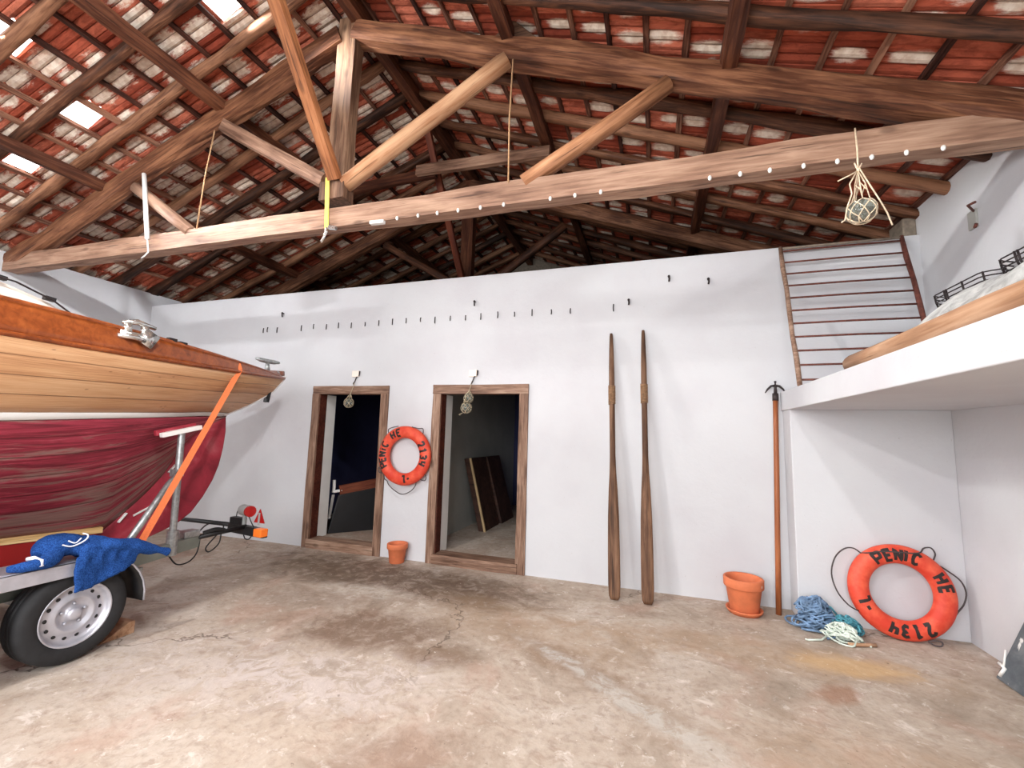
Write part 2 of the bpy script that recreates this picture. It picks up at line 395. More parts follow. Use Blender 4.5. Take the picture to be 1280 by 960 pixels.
def frame_of(p0, p1, up=(0, 0, 1)):
    p0, p1 = V(p0), V(p1); x = (p1-p0).normalized(); up = V(up)
    y = up.cross(x)
    if y.length < 1e-4: y = V((0, 1, 0)).cross(x)
    y.normalize(); z = x.cross(y)
    m = Matrix(((x.x, y.x, z.x, p0.x), (x.y, y.y, z.y, p0.y), (x.z, y.z, z.z, p0.z), (0, 0, 0, 1)))
    return m, (p1-p0).length

def beam(name, p0, p1, w, h, mat, parent=None, log=0.0, jit=.004, up=(0, 0, 1), seg=.35, taper=1.0, bow=0.0):
    """a timber along p0-p1 built in its own axes (grain runs along local X). log 0 = sawn, 1 = round pole"""
    m, L = frame_of(p0, p1, up); rd = random.Random(hash((round(p0[0], 2), round(p0[1], 2), round(p0[2], 2), len(name))) & 0xffff)
    n = 12; N = max(3, int(L/seg)+1); sd = rd.random()*100
    rings = []
    for i in range(N+1):
        x = L*i/N; sc_ = 1+(taper-1)*i/N; ring = []
        by = bow*math.sin(PI*i/N)
        for k in range(n):
            a = 2*PI*(k+.5)/n; cy, cz = math.cos(a), math.sin(a)
            q = max(abs(cy), abs(cz)); sy, sz = cy/q, cz/q
            rl = log*.93
            yy = (sy*(1-rl)+cy*rl*1.08); zz = (sz*(1-rl)+cz*rl*1.08)
            j = 1+noise.noise(V((x*2.2+sd, a, sd)))*jit/max(w, h)*4
            ring.append((x, yy*w/2*sc_*j, zz*h/2*sc_*j+by+noise.noise(V((x*.8+sd, 3, 7)))*jit))
        rings.append(ring)
    mb = MB(); P = [q for r in rings for q in r]; fs = []
    for i in range(N):
        for k in range(n): fs.append((i*n+k, i*n+(k+1) % n, (i+1)*n+(k+1) % n, (i+1)*n+k))
    fs.append(tuple(range(n-1, -1, -1))); fs.append(tuple(N*n+k for k in range(n)))
    mb.add(P, fs)
    o = mb.build(name, mat, parent, M4=m)
    if log > .4:
        for p in o.data.polygons: p.use_smooth = len(p.vertices) == 4
    return o

ORD = ['first', 'second', 'third', 'fourth', 'fifth', 'sixth', 'seventh', 'eighth', 'ninth', 'tenth', 'eleventh', 'twelfth', 'thirteenth', 'fourteenth', 'fifteenth', 'sixteenth', 'seventeenth', 'eighteenth', 'nineteenth', 'twentieth', 'twenty-first', 'twenty-second', 'twenty-third', 'twenty-fourth']

# ------------------------------------------------------------------ room constants
XL, XR, YB, YF, YE = -7.67, 2.316, 4.714, -2.6, 9.6
XC, ZR, SL = -2.72, 5.62, .399           # ridge x, rafter-centre height at ridge, roof slope
zroof = lambda x, dz=0: ZR-SL*abs(x-XC)+dz

# floor
f_ = struct(MB().box((XL-.4, YF-.4, -.2), (XR+.4, YE, 0)).build('floor', M['floor']), 'stained old concrete floor')

# walls
WT = 3.40
mb = MB()
DO = [(-4.317, -3.150, 2.07), (-2.528, -1.332, 2.068)]
y1 = 5.0
xs = [XL, DO[0][0], DO[0][1], DO[1][0], DO[1][1], XR]
for a, b in ((xs[0], xs[1]), (xs[2], xs[3]), (xs[4], xs[5])): mb.box((a, YB, 0), (b, y1, WT))
for a, b, h in DO: mb.box((a, YB, h), (b, y1, WT))
struct(mb.build('wall_back', M['wall'], fix=False, merge=0), 'white partition wall with two doorways, open above its level top')
struct(MB().box((XL-.35, YF, 0), (XL, YE, 3.60)).build('wall_left', M['wall']), 'white left side wall')
mb = MB().box((XR, YF, 0), (XR+.35, YE, 3.665))
struct(mb.build('wall_right', M['wall']), 'white right side wall')
struct(MB().box((2.215, YB+.03, WT-.02), (XR, YB+.28, 3.585)).build('trim_1', M['plaster_grey'], bevel=.01), 'bare render above the white wall corner')
# front wall with a wide doorway and gable, behind the camera
mb = MB(); OX0, OX1, OZ = -6.2, 1.2, 3.1
mb.box((XL-.35, YF-.3, 0), (OX0, YF, 3.6)).box((OX1, YF-.3, 0), (XR+.35, YF, 3.6)).box((OX0, YF-.3, OZ), (OX1, YF, 3.6))
struct(mb.build('wall_front', M['wall'], fix=False, merge=0), 'white front wall with a wide opening')
mb = MB()
for yy in (YF-.3, YE-.05):
    mb.add([(XL-.35, yy, 3.6), (XR+.35, yy, 3.6), (XC, yy, 5.72), (XL-.35, yy+.25, 3.6), (XR+.35, yy+.25, 3.6), (XC, yy+.25, 5.72)],
           [(0,1,2), (5,4,3), (0,3,4,1), (1,4,5,2), (2,5,3,0)])
struct(mb.build('wall_gable', M['plaster_grey']), 'gable ends of the shed')
struct(MB().box((XL-.35, YE-.05, 0), (XR+.35, YE+.25, 3.6)).build('wall_rear', M['plaster_grey']))
# alcove wall and loft slab
struct(MB().box((1.165, 4.483, 0), (XR, YB, 1.79)).build('wall_alcove', M['wall'], bevel=.006), 'thicker white wall under the loft slab')
struct(MB().box((1.150, YF+.05, 1.788), (XR, YB, 1.965)).build('trim_2', M['wall'], bevel=.006), 'white concrete loft slab along the right wall')
# store rooms behind the doors
RX = -2.72
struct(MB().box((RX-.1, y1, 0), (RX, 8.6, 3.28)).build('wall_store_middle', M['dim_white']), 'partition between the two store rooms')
struct(MB().box((-5.3, y1, 0), (-5.18, 8.6, 3.28)).build('wall_store_left', M['navy']))
struct(MB().box((-.9, y1, 0), (-.78, 8.6, 3.28)).build('wall_store_right', M['navy']))
struct(MB().box((-5.3, 8.6, 0), (-.78, 8.72, 3.28)).build('wall_store_end', M['navy']), 'dark blue end wall of the store rooms')
struct(MB().box((XL, y1, 3.28), (XR, YE-.05, 3.38)).build('ceiling_store', M['panel']), 'boards over the store rooms')
struct(MB().box((-5.18, YB+.02, .0), (-.9, 8.6, .09)).build('floor_store', M['floor']), 'raised concrete floor of the store rooms')

# door frames
for i, (a, b, h) in enumerate(DO):
    root = bpy.data.objects.new('door_%d' % (i+1), None); C.objects.link(root); root.location = ((a+b)/2, YB, 0)
    struct(root, ['left doorway with an old wooden frame', 'right doorway with an old wooden frame'][i])
    fw = .105; yf0, yf1 = YB-.022, YB+.13
    yc, dp = (yf0+yf1)/2, yf1-yf0
    o = beam('jamb', (a+fw/2, yc, .0), (a+fw/2, yc, h-fw), fw, dp, M['frame'], root, jit=.004, up=(0, 1, 0)); 
    o = beam('jamb', (b-fw/2, yc, .0), (b-fw/2, yc, h-fw), fw, dp, M['frame'], root, jit=.004, up=(0, 1, 0))
    o = beam('lintel', (a, yc, h-fw/2), (b, yc, h-fw/2), dp, fw, M['frame'], root, jit=.004)
    o = beam('sill', (a+fw*.8, YB+.06, .055), (b-fw*.8, YB+.06, .055), .2, .11, M['frame'], root, jit=.006)
    MB().box((a+fw-.012, YB+.005, .1), (a+fw+.006, YB+.128, h-fw)).build('rebate', M['frame_red'], root)
    MB().box((a+fw-.03, YB+.13, .09), (a+fw+.004, y1+.02, h-fw)).box((b-fw-.004, YB+.13, .09), (b-fw+.03, y1+.02, h-fw)).build('plaster_reveal', M['white_paint'], root)
# ------------------------------------------------------------------ roof
DXL, DXR, TW = .295, .29, .23
XL0, XR0 = -4.72+.295*6, -.31            # batten phase
def slope_tiles(side):
    mb = MB(); holes = HOLES if side < 0 else HOLES_R
    rows = []
    if side < 0:
        k0 = -12
        edges = []
        x = XC
        xs_ = [-2.72] + [-4.72+.295*k for k in range(6, -12, -1)]
        xs_ = [-2.72] + [q for q in xs_[1:] if q < -2.8] 
        xs_ = [q for q in xs_ if q > -8.1]
    else:
        xs_ = [-2.72] + [-.31+.29*k for k in range(-8, 11)]
        xs_ = [-2.72] + [q for q in xs_[1:] if q > -2.64]
    ny = int((YE-YF+.4)/TW); y0 = 2.41-TW*24
    for ri in range(len(xs_)-1):
        xa, xb = xs_[ri], xs_[ri+1]       # xa up-slope, xb down-slope
        za, zb = zroof(xa, .088), zroof(xb, .088)
        for k in range(ny+6):
            ya = y0+k*TW
            if ya > YE or ya+TW < YF-.4: continue
            if any(abs((xa+xb)/2-hx) < .15 and abs(ya+TW/2-hy) < .12 for hx, hy in holes): continue
            P = []; U = []
            prof = [(0, -.006), (.05, .018), (.15, .018), (.25, .004), (.31, -.010), (.37, .004), (.45, .016), (.55, .016), (.63, .004), (.69, -.010), (.75, .004), (.86, .016), (.95, .016), (1, -.006)]
            for t in (0, .5, 1):
                row = []; ur = []
                for q, dz in prof:
                    row.append((xa+(xb-xa)*(t*1.06), ya+q*TW, za+(zb-za)*(t*1.06)+.026*t-dz))
                    ur.append((ri+min(.999, t*.999), k+.001+q*.998))
                P.append(row); U.append(ur)
            mb.grid(P, U, flip=(side < 0))
            # butt edge of the tile above, seen from below
    return mb
HOLES_R = [(.125, .225), (-.455, -.235), (.705, -.695)]  # unseen glass tiles added on the right slope as light sources
HOLES = [(-3.655, 2.525), (-5.46, 2.525), (-6.34, 2.525), (-5.16, 1.835), (-4.87, .225), (-3.10, .225), (-5.75, .915)]  # the near-ridge tile out of view is added to light the floor
tl = slope_tiles(-1).build('ceiling_left_slope', M['tile_left'], fix=False, merge=0, solid=.018); struct(tl, 'underside of the clay tile roof, left slope')
tr = slope_tiles(1).build('ceiling_right_slope', M['tile'], fix=False, merge=0, solid=.018); struct(tr, 'underside of the clay tile roof, right slope')
# sarking closure over the tiles keeps daylight out at the joints (the outer tile layer)
mb = MB()
for s_ in (-1, 1):
    xe = XL-.4 if s_ < 0 else XR+.4
    P = []
    HS = HOLES if s_ < 0 else HOLES_R
    cols = sorted({XC, xe, *[hx-.15 for hx, _ in HS], *[hx+.15 for hx, _ in HS]}, reverse=s_ < 0)
    rowsY = sorted({YF-.4, YE+.2, *[hy-.115 for _, hy in HS], *[hy+.115 for _, hy in HS]})
    for i in range(len(cols)-1):
        for j in range(len(rowsY)-1):
            mx, my = (cols[i]+cols[i+1])/2, (rowsY[j]+rowsY[j+1])/2
            if any(abs(mx-hx) < .149 and abs(my-hy) < .114 for hx, hy in HS): continue
            a, b = cols[i], cols[i+1]; c_, d_ = rowsY[j], rowsY[j+1]
            mb.add([(a, c_, zroof(a, .155)), (b, c_, zroof(b, .155)), (b, d_, zroof(b, .155)), (a, d_, zroof(a, .155))], [(0, 1, 2, 3)])
struct(mb.build('ceiling_outer_layer', M['tile'], solid=.02, merge=0), 'outer layer of roof tiles')
WHERE = ['beside the long ridge brace', 'left of centre above the pale strut end', 'lowest, above the left end of the tie beam', 'at the left edge of the picture', 'out of frame', 'out of frame']
for i, (hx, hy) in enumerate(HOLES+HOLES_R):
    mb = MB()
    mb.obox((hx-.15, hy, zroof(hx-.15, .105)), (hx+.15, hy, zroof(hx+.15, .105)), TW-.004, .012)
    o = mb.build('window_%d' % (i+1), M['glass_tile']); struct(o, 'bright glass roof tile')

# ridge beam
def timber(name, p0, p1, w, h, mat, label, cat, group=None, **kw):
    o = beam(name, p0, p1, w, h, mat, None, **kw); return tag(o, label, cat, group)
timber('ridge_beam', (XC, YF, ZR-.06), (XC, YE-.1, ZR-.06), .13, .17, M['purlin'], 'dark ridge beam along the top of the roof', 'roof beam', log=.15, jit=.008)
# purlins
for x, lab in ((-1.16, 'upper dark purlin crossing the right roof slope'), (.55, 'lower dark purlin crossing the right roof slope'),
               (-4.35, 'upper dark purlin crossing the left roof slope'), (-6.05, 'lower dark purlin crossing the left roof slope')):
    timber('purlin', (x, YF, zroof(x, -.068)), (x, YE-.1, zroof(x, -.068)), .11, .115, M['purlin'], lab, 'roof beam', 'purlins under the rafters', log=.2, jit=.008)
# rafters
def rafter_row(ys, side, first_vis):
    for i, y in enumerate(ys):
        rd = random.Random(i*13+side)
        xe = XL-.3 if side < 0 else XR+.3
        x0 = XC+.045*side
        w, h = rd.uniform(.085, .115), rd.uniform(.075, .10)
        d = rd.uniform(-.03, .03)
        if y < 3.15: pos = '%s in front of the near truss' % ORD[len([q for q in ys if y <= q < 3.15])-1]
        else: pos = '%s behind the near truss' % ORD[len([q for q in ys if 3.15 <= q <= y])-1]
        lab = 'rough log rafter on the %s slope, %s' % ('left' if side < 0 else 'right', pos)
        timber('rafter', (x0, y-d, zroof(x0, 0)), (xe, y+d, zroof(xe, 0)), w, h, M['rafter'], lab, 'rafter', 'rafters of the %s roof slope' % ('left' if side < 0 else 'right'), log=.6, jit=.014, bow=rd.uniform(-.012, .012))
rafter_row([1.83+.48*k for k in range(-3, 16)], -1, 0)
rafter_row([2.90+.465*k for k in range(-5, 14)], 1, 0)
# battens
bl = [q for q in [-4.72+.295*k for k in range(6, -11, -1)] if XL < q < -2.8]
br = [q for q in [-.31+.29*k for k in range(-8, 10)] if -2.64 < q < XR]
for nm, lst in (('left', bl), ('right', br)):
    for i, x in enumerate(lst):
        o = timber('tile_batten', (x, YF, zroof(x, .062)), (x, YE-.1, zroof(x, .062)), .042, .034, M['batten'],
                   'thin tile batten on the %s slope, %s down from the ridge' % (nm, ORD[i]), 'roof batten', 'tile battens of the %s roof slope' % nm, jit=.006, up=(SL if nm == 'right' else -SL, 0, 1))

# ------------------------------------------------------------------ near truss (front faces in the plane y = TY(x))
TY = lambda x: 3.0+.027*(x+7.66)
def tp(x, z, dy=.07): return (x, TY(x)+dy, z)
truss = empty('roof_truss', (XC, TY(XC)+.07, 3.36), 'near wooden roof truss with pale tie beam and log struts', 'roof truss', 'roof trusses')
beam('tie_beam', tp(XL+.01, 3.445), tp(XR-.01, 3.47), .14, .19, M['tie'], truss, jit=.006)
beam('king_post', (-2.845, TY(-2.84)+.08, 3.66), (-2.825, TY(-2.82)+.08, 5.56), .125, .21, M['beam'], truss, jit=.005, up=(1, 0, 0))
beam('king_post_foot', (-2.85, TY(-2.84)+.07, 3.645), (-2.85, TY(-2.84)+.07, 3.83), .15, .27, M['beam'], truss, jit=.004, up=(1, 0, 0))
beam('principal_rafter', tp(-2.75, 5.40), tp(XR-.02, 3.50), .15, .215, M['princ'], truss, log=.4, jit=.016)
beam('principal_rafter', tp(-2.92, 5.40), tp(XL+.02, 3.46), .15, .215, M['princ'], truss, log=.4, jit=.016)
beam('strut', tp(-2.75, 3.80, .05), tp(-1.17, 4.72, .05), .12, .125, M['pole'], truss, log=.75, jit=.006)
beam('strut', tp(-.99, 3.55, .05), tp(.14, 4.21, .05), .12, .125, M['pole'], truss, log=.8, jit=.006)
beam('strut', tp(-2.97, 3.86, .05), tp(-4.32, 4.68, .05), .12, .13, M['tie'], truss, log=.3, jit=.006)
beam('strut', tp(-4.63, 3.53, .05), tp(-5.55, 4.16, .05), .11, .115, M['tie'], truss, log=.8, jit=.006)
MB().add([tp(-1.36, 4.90, .02), tp(-1.12, 5.07, .02), tp(-.86, 4.80, .02), tp(-.90, 4.72, .02), tp(-1.36, 4.84, .02),
          tp(-1.36, 4.90, .12), tp(-1.12, 5.07, .12), tp(-.86, 4.80, .12), tp(-.90, 4.72, .12), tp(-1.36, 4.84, .12)],
         [(0,1,2,3,4), (9,8,7,6,5), (0,5,6,1), (1,6,7,2), (2,7,8,3), (3,8,9,4), (4,9,5,0)]).build('purlin_cleat', M['beam'], truss, bevel=.006)
timber('ridge_brace', (-2.80, TY(-2.8)-.02, 3.82), (-2.75, 1.72, 4.98+.55), .075, .11, M['brace'], 'long squared brace rising from the king post towards the viewer', 'roof brace', 'ridge braces', jit=.004, up=(1, 0, 0))

# rear truss
RY = 6.0
rt = empty('roof_truss', (XC, RY, 3.42), 'far dark roof truss half hidden above the white wall', 'roof truss', 'roof trusses')
beam('tie_beam', (XL+.01, RY, 3.47), (XR-.01, RY, 3.47), .13, .17, M['purlin'], rt)
beam('king_post', (-2.74, RY, 3.56), (-2.74, RY, 5.5), .13, .19, M['purlin'], rt, up=(1, 0, 0))
beam('principal_rafter', (-2.72, RY, 5.40), (XR-.02, RY, 3.50), .14, .19, M['rafter'], rt, log=.35, jit=.01)
beam('principal_rafter', (-2.76, RY, 5.40), (XL+.02, RY, 3.46), .14, .19, M['rafter'], rt, log=.35, jit=.01)
beam('strut', (-3.0, RY, 3.84), (-4.25, RY, 4.60), .11, .11, M['rafter'], rt, log=.6)
beam('strut', (-2.45, RY, 3.70), (-1.20, RY, 4.56), .11, .11, M['rafter'], rt, log=.6)
timber('ridge_brace', (-2.74, 5.9, 3.72), (-2.74, 4.50, 5.50), .06, .09, M['dark_wood'], 'thin red-brown brace behind the near king post', 'roof brace', 'ridge braces', jit=.004, up=(1, 0, 0))
timber('collar_beam', (-2.86, 4.60, 4.83), (-1.10, 4.55, 4.74), .06, .13, M['tie'], 'pale collar plank running right from the thin brace to the purlin', 'collar beam', 'collar planks', jit=.004)
timber('collar_beam', (-4.42, 4.72, 4.80), (-2.62, 4.68, 4.82), .06, .13, M['purlin'], 'dark collar plank running left from the thin brace', 'collar beam', 'collar planks', jit=.004)
timber('wall_plate_beam', (-5.0, 8.9, 4.12), (1.0, 8.9, 4.12), .12, .14, M['rafter'], 'dim horizontal beam far back above the white wall', 'roof beam', jit=.008)

# twine, strap, clips on the near truss
def cord(name, pts, r, mat, label, cat, group=None, n=6):
    o = MB().tube(pts, r, n).build(name, mat, smooth=True); return tag(o, label, cat, group)
cord('twine', [tp(-4.40, 4.62, .0), tp(-4.45, 4.1, -.01), tp(-4.482, 3.53, -.01)], .007, M['twine'], 'thin twine from the left rafter down to the tie beam', 'twine', 'twines hanging in the truss')
cord('twine', [tp(-1.10, 4.66, -.005), tp(-1.115, 4.1, -.012), tp(-1.109, 3.55, -.01)], .007, M['twine'], 'thin twine hanging between the two right-hand struts', 'twine', 'twines hanging in the truss')
mb = MB().tube([tp(-5.345, 4.26, -.02), tp(-5.15, 3.48, -.03)], .022, 8)
mb.tube([tp(-5.15, 3.48, -.03), tp(-5.11, 3.33, -.03), tp(-5.16, 3.29, -.03), tp(-5.2, 3.27, -.03)], .008, 6)
tag(mb.build('white_rod', M['white_paint'], smooth=True), 'white rod hanging across the left end of the tie beam', 'rod')
st = empty('lashing_strap', tp(-2.87, 3.36, -.01), 'yellow strap with a small hook hanging on the king post', 'strap')
MB().obox(tp(-2.895, 3.86, -.012), tp(-2.862, 3.35, -.012), .045, .006, up=(0, 1, 0)).build('webbing', M['yellow'], st)
MB().tube([tp(-2.86, 3.36, -.012), tp(-2.84, 3.31, -.03), tp(-2.87, 3.25, -.03), tp(-2.90, 3.22, -.02), tp(-2.88, 3.29, -.01), tp(-2.87, 3.35, -.012)], .009, 6).obox(tp(-2.82, 3.345, -.03), tp(-2.74, 3.33, -.03), .03, .03).build('hook', M['steel'], st, smooth=False)
CLX = [-2.127, -1.922, -1.739, -1.547, -1.346, -1.144, -.758, -.562, -.365, .403, .600, .785, .988, 1.184, 1.376, 1.562, 1.753]
for i, x in enumerate(CLX):
    mb = MB().ball(tp(x, 3.362, -.008), .017, 8, (.8, .7, 1.2))
    tag(mb.build('cable_clip', M['clip'], smooth=True), 'white cable clip under the tie beam, %s from the yellow strap' % ORD[i], 'cable clip', 'white clips along the lower edge of the tie beam')
tag(MB().obox(tp(-2.40, 3.352, 0), tp(-2.26, 3.348, 0), .04, .03).build('connector_block', M['white_paint'], bevel=.003), 'flat white connector block under the tie beam beside the clips', 'connector')
# ------------------------------------------------------------------ wall fittings
NX = [-5.29, -5.216, -5.04, -4.615, -4.409, -4.194, -3.997, -3.791, -3.577, -3.368, -3.164, -2.965, -2.758, -2.557, -2.349, -2.146, -1.948, -1.734, -1.526, -1.314, -1.088, -.869, -.398]
rd = random.Random(3)
for i, x in enumerate(NX):
    z = 2.885+rd.uniform(-.012, .012); h = rd.uniform(.025, .04)
    mb = MB().tube([(x, YB+.01, z+h), (x, YB-.008, z+h), (x+rd.uniform(-.004, .004), YB-.010, z), (x, YB-.009, z-h)], .0055, 6)
    tag(mb.build('wall_nail', M['iron'], smooth=True), 'small bent nail in the row high on the white wall, %s from the left' % ORD[i], 'nail', 'row of nails high on the white wall')
for x, z, nm, lab in [(-2.029, 3.075, 'rusty_hook', 'short rusty hook above the nail row near the middle of the wall'), (.549, 3.13, 'rusty_hook', 'rusty hook stub high on the wall towards the ladder frame'),
                      (.171, 3.19, 'rusty_hook', 'small dark peg near the wall top above the oars'), (-.238, 2.965, 'rusty_hook', 'worn iron pin above the left oar'), (-4.95, 3.11, 'rusty_hook', 'dark peg near the wall top at the left corner')]:
    mb = MB().tube([(x, YB+.01, z), (x, YB-.03, z-.003), (x+.004, YB-.035, z-.03), (x, YB-.022, z-.055)], .009, 6).ball((x, YB-.03, z), .014, 8)
    tag(mb.build(nm, M['iron'], smooth=True), lab, 'hook')
b = empty('wall_bracket', (XR, 3.95, 3.2), 'small rusty bracket high on the right wall above the loft', 'bracket')
MB().box((XR-.015, 3.98, 3.13), (XR+.004, 4.07, 3.27)).build('plate', M['dim_white'], b, bevel=.004)
MB().tube([(XR-.01, 4.0, 3.255), (XR-.1, 3.9, 3.26), (XR-.09, 3.84, 3.255)], .009, 6).tube([(XR-.01, 3.99, 3.15), (XR-.03, 3.97, 3.12)], .012, 6).build('rod', M['rust'], b, smooth=True)

# ------------------------------------------------------------------ glass floats in nets
def glass_float(name, c, r, top, label, grp, cordm, neck=None, tails=(), extra=None):
    c, top = V(c), V(top); root = empty(name, c, label, 'glass float', grp)
    MB().ball(c, r, 24).build('glass_ball', M['glass'], root, smooth=True)
    mb = MB(); n = 7; R = r*1.03; cr = max(.003, r*.045)
    rings = []
    for lev, th in enumerate((165, 130, 96, 64, 38)):
        t = math.radians(th)
        rings.append([c+V((R*math.sin(t)*math.cos(2*PI*(k+.5*(lev % 2))/n), R*math.sin(t)*math.sin(2*PI*(k+.5*(lev % 2))/n), R*math.cos(t))) for k in range(n)])
    def arc(a, b):
        out = []
        for q in (0, .33, .66, 1):
            p = a.lerp(b, q); d = p-c; out.append(c+d.normalized()*max(R, 0))
        return out
    for lev in range(len(rings)-1):
        for k in range(n):
            a = rings[lev][k]
            k2 = (k, (k+1) % n) if lev % 2 else (k, (k-1) % n)
            for kk in k2: mb.tube(arc(a, rings[lev+1][kk]), cr, 5)
    mb.tube(rings[0], cr, 5, closed=True)
    neck = V(neck) if neck else c.lerp(top, .55)
    mid = []
    for k in range(n):
        p = rings[-1][k]; q = p.lerp(neck, .55)+V((math.cos(k*2.1), math.sin(k*2.1), 0))*r*.12
        mid.append(q); mb.tube([p, q, neck], cr, 5)
    for k in range(n): mb.tube([mid[k], rings[-1][(k+1) % n].lerp(mid[(k+1) % n], .5)], cr, 5)
    mb.ball(neck, cr*3.2, 8)
    mb.build('net', cordm, root, smooth=True)
    mb = MB().tube([neck, neck.lerp(top, .5)+V((.004, 0, 0)), top], cr*1.5, 6)
    for t in tails: mb.tube([V(p) for p in t], cr*1.3, 6)
    if extra: extra(mb)
    mb.build('hanging_cord', cordm, root, smooth=True)
    return root
fy = TY(1.28)-.09
glass_float('glass_float', (1.268, fy, 2.96), .078, (1.293, TY(1.29)-.012, 3.577), 'round glass float in a pale cord net hung from the tie beam', 'glass floats in nets', M['net'],
            neck=(1.262, fy, 3.235),
            tails=[[(1.262, fy, 3.235), (1.21, fy-.02, 3.20), (1.14, fy-.03, 3.165)], [(1.255, fy, 3.23), (1.205, fy-.02, 3.14), (1.21, fy-.03, 3.07), (1.175, fy-.04, 2.97), (1.165, fy-.03, 2.90), (1.145, fy-.03, 2.885)],
                   [(1.27, fy, 3.25), (1.31, fy-.02, 3.12), (1.36, fy-.02, 3.0), (1.39, fy-.02, 2.92), (1.41, fy-.02, 2.84)], [(1.262, fy, 3.235), (1.245, fy, 3.29)], [(1.285, fy, 3.28), (1.262, fy, 3.235)]])
ly = YB-.075
glass_float('glass_float', (-3.69, ly, 1.845), .06, (-3.66, YB-.03, 2.11), 'single small netted glass float hanging before the left doorway', 'glass floats in nets', M['net_dark'], neck=(-3.675, ly, 1.96))
glass_float('glass_float', (-2.035, ly, 1.905), .055, (-2.02, YB-.03, 2.11), 'upper of two netted glass floats hanging before the right doorway', 'glass floats in nets', M['net_dark'], neck=(-2.03, ly, 1.99))
glass_float('glass_float', (-2.05, ly-.02, 1.79), .062, (-2.04, ly-.075, 1.93), 'lower and larger of two netted glass floats before the right doorway', 'glass floats in nets', M['net_dark'], neck=(-2.048, ly-.075, 1.875), tails=[[(-2.09, ly-.03, 1.73), (-2.13, ly-.04, 1.71), (-2.11, ly-.04, 1.70)]])
for x, z, lab in ((-3.655, 2.225, 'small white wall fitting with an iron hook above the left doorway'), (-2.01, 2.205, 'small white wall fitting with an iron hook above the right doorway')):
    b = empty('wall_fitting', (x, YB, z), lab, 'wall fitting', 'white fittings above the doorways')
    MB().box((x-.055, YB-.03, z-.04), (x+.045, YB+.005, z+.04)).build('base_plate', M['cream'], b, bevel=.006)
    MB().tube([(x+.05, YB-.012, z+.035), (x+.052, YB-.02, z-.02), (x+.015, YB-.024, z-.045), (x-.002, YB-.03, z-.10), (x-.005, YB-.045, z-.12), (x-.02, YB-.035, z-.135)], .007, 6).build('hook', M['iron'], b, smooth=True)

# ------------------------------------------------------------------ lifebuoys
ST = {'P': [[(0, 0), (0, 1), (.75, 1), (.8, .75), (.75, .5), (0, .48)]], 'E': [[(.7, 1), (0, 1), (0, 0), (.75, 0)], [(0, .52), (.6, .52)]],
      'N': [[(0, 0), (0, 1), (.75, 0), (.75, 1)]], 'I': [[(.3, 0), (.3, .72)], [(.3, .88), (.3, 1)]], 'C': [[(.75, .85), (.5, 1), (.15, .95), (0, .6), (0, .35), (.15, .05), (.5, 0), (.75, .12)]],
      'H': [[(0, 0), (0, 1)], [(.75, 0), (.75, 1)], [(0, .5), (.75, .5)]], '2': [[(.02, .8), (.2, 1), (.6, 1), (.72, .75), (.6, .5), (.05, .02), (.75, .02)]],
      '1': [[(.12, .78), (.4, 1), (.4, 0)], [(.12, 0), (.68, 0)]], '3': [[(.05, .9), (.35, 1), (.68, .85), (.62, .6), (.3, .52), (.65, .45), (.72, .18), (.4, 0), (.02, .1)]],
      '4': [[(0, 1), (0, .45), (.72, .45)], [(.6, 1), (.6, 0)]], '-': [[(.15, .5), (.65, .5)]], 'L': [[(.05, 1), (.05, 0), (.65, 0)]]}
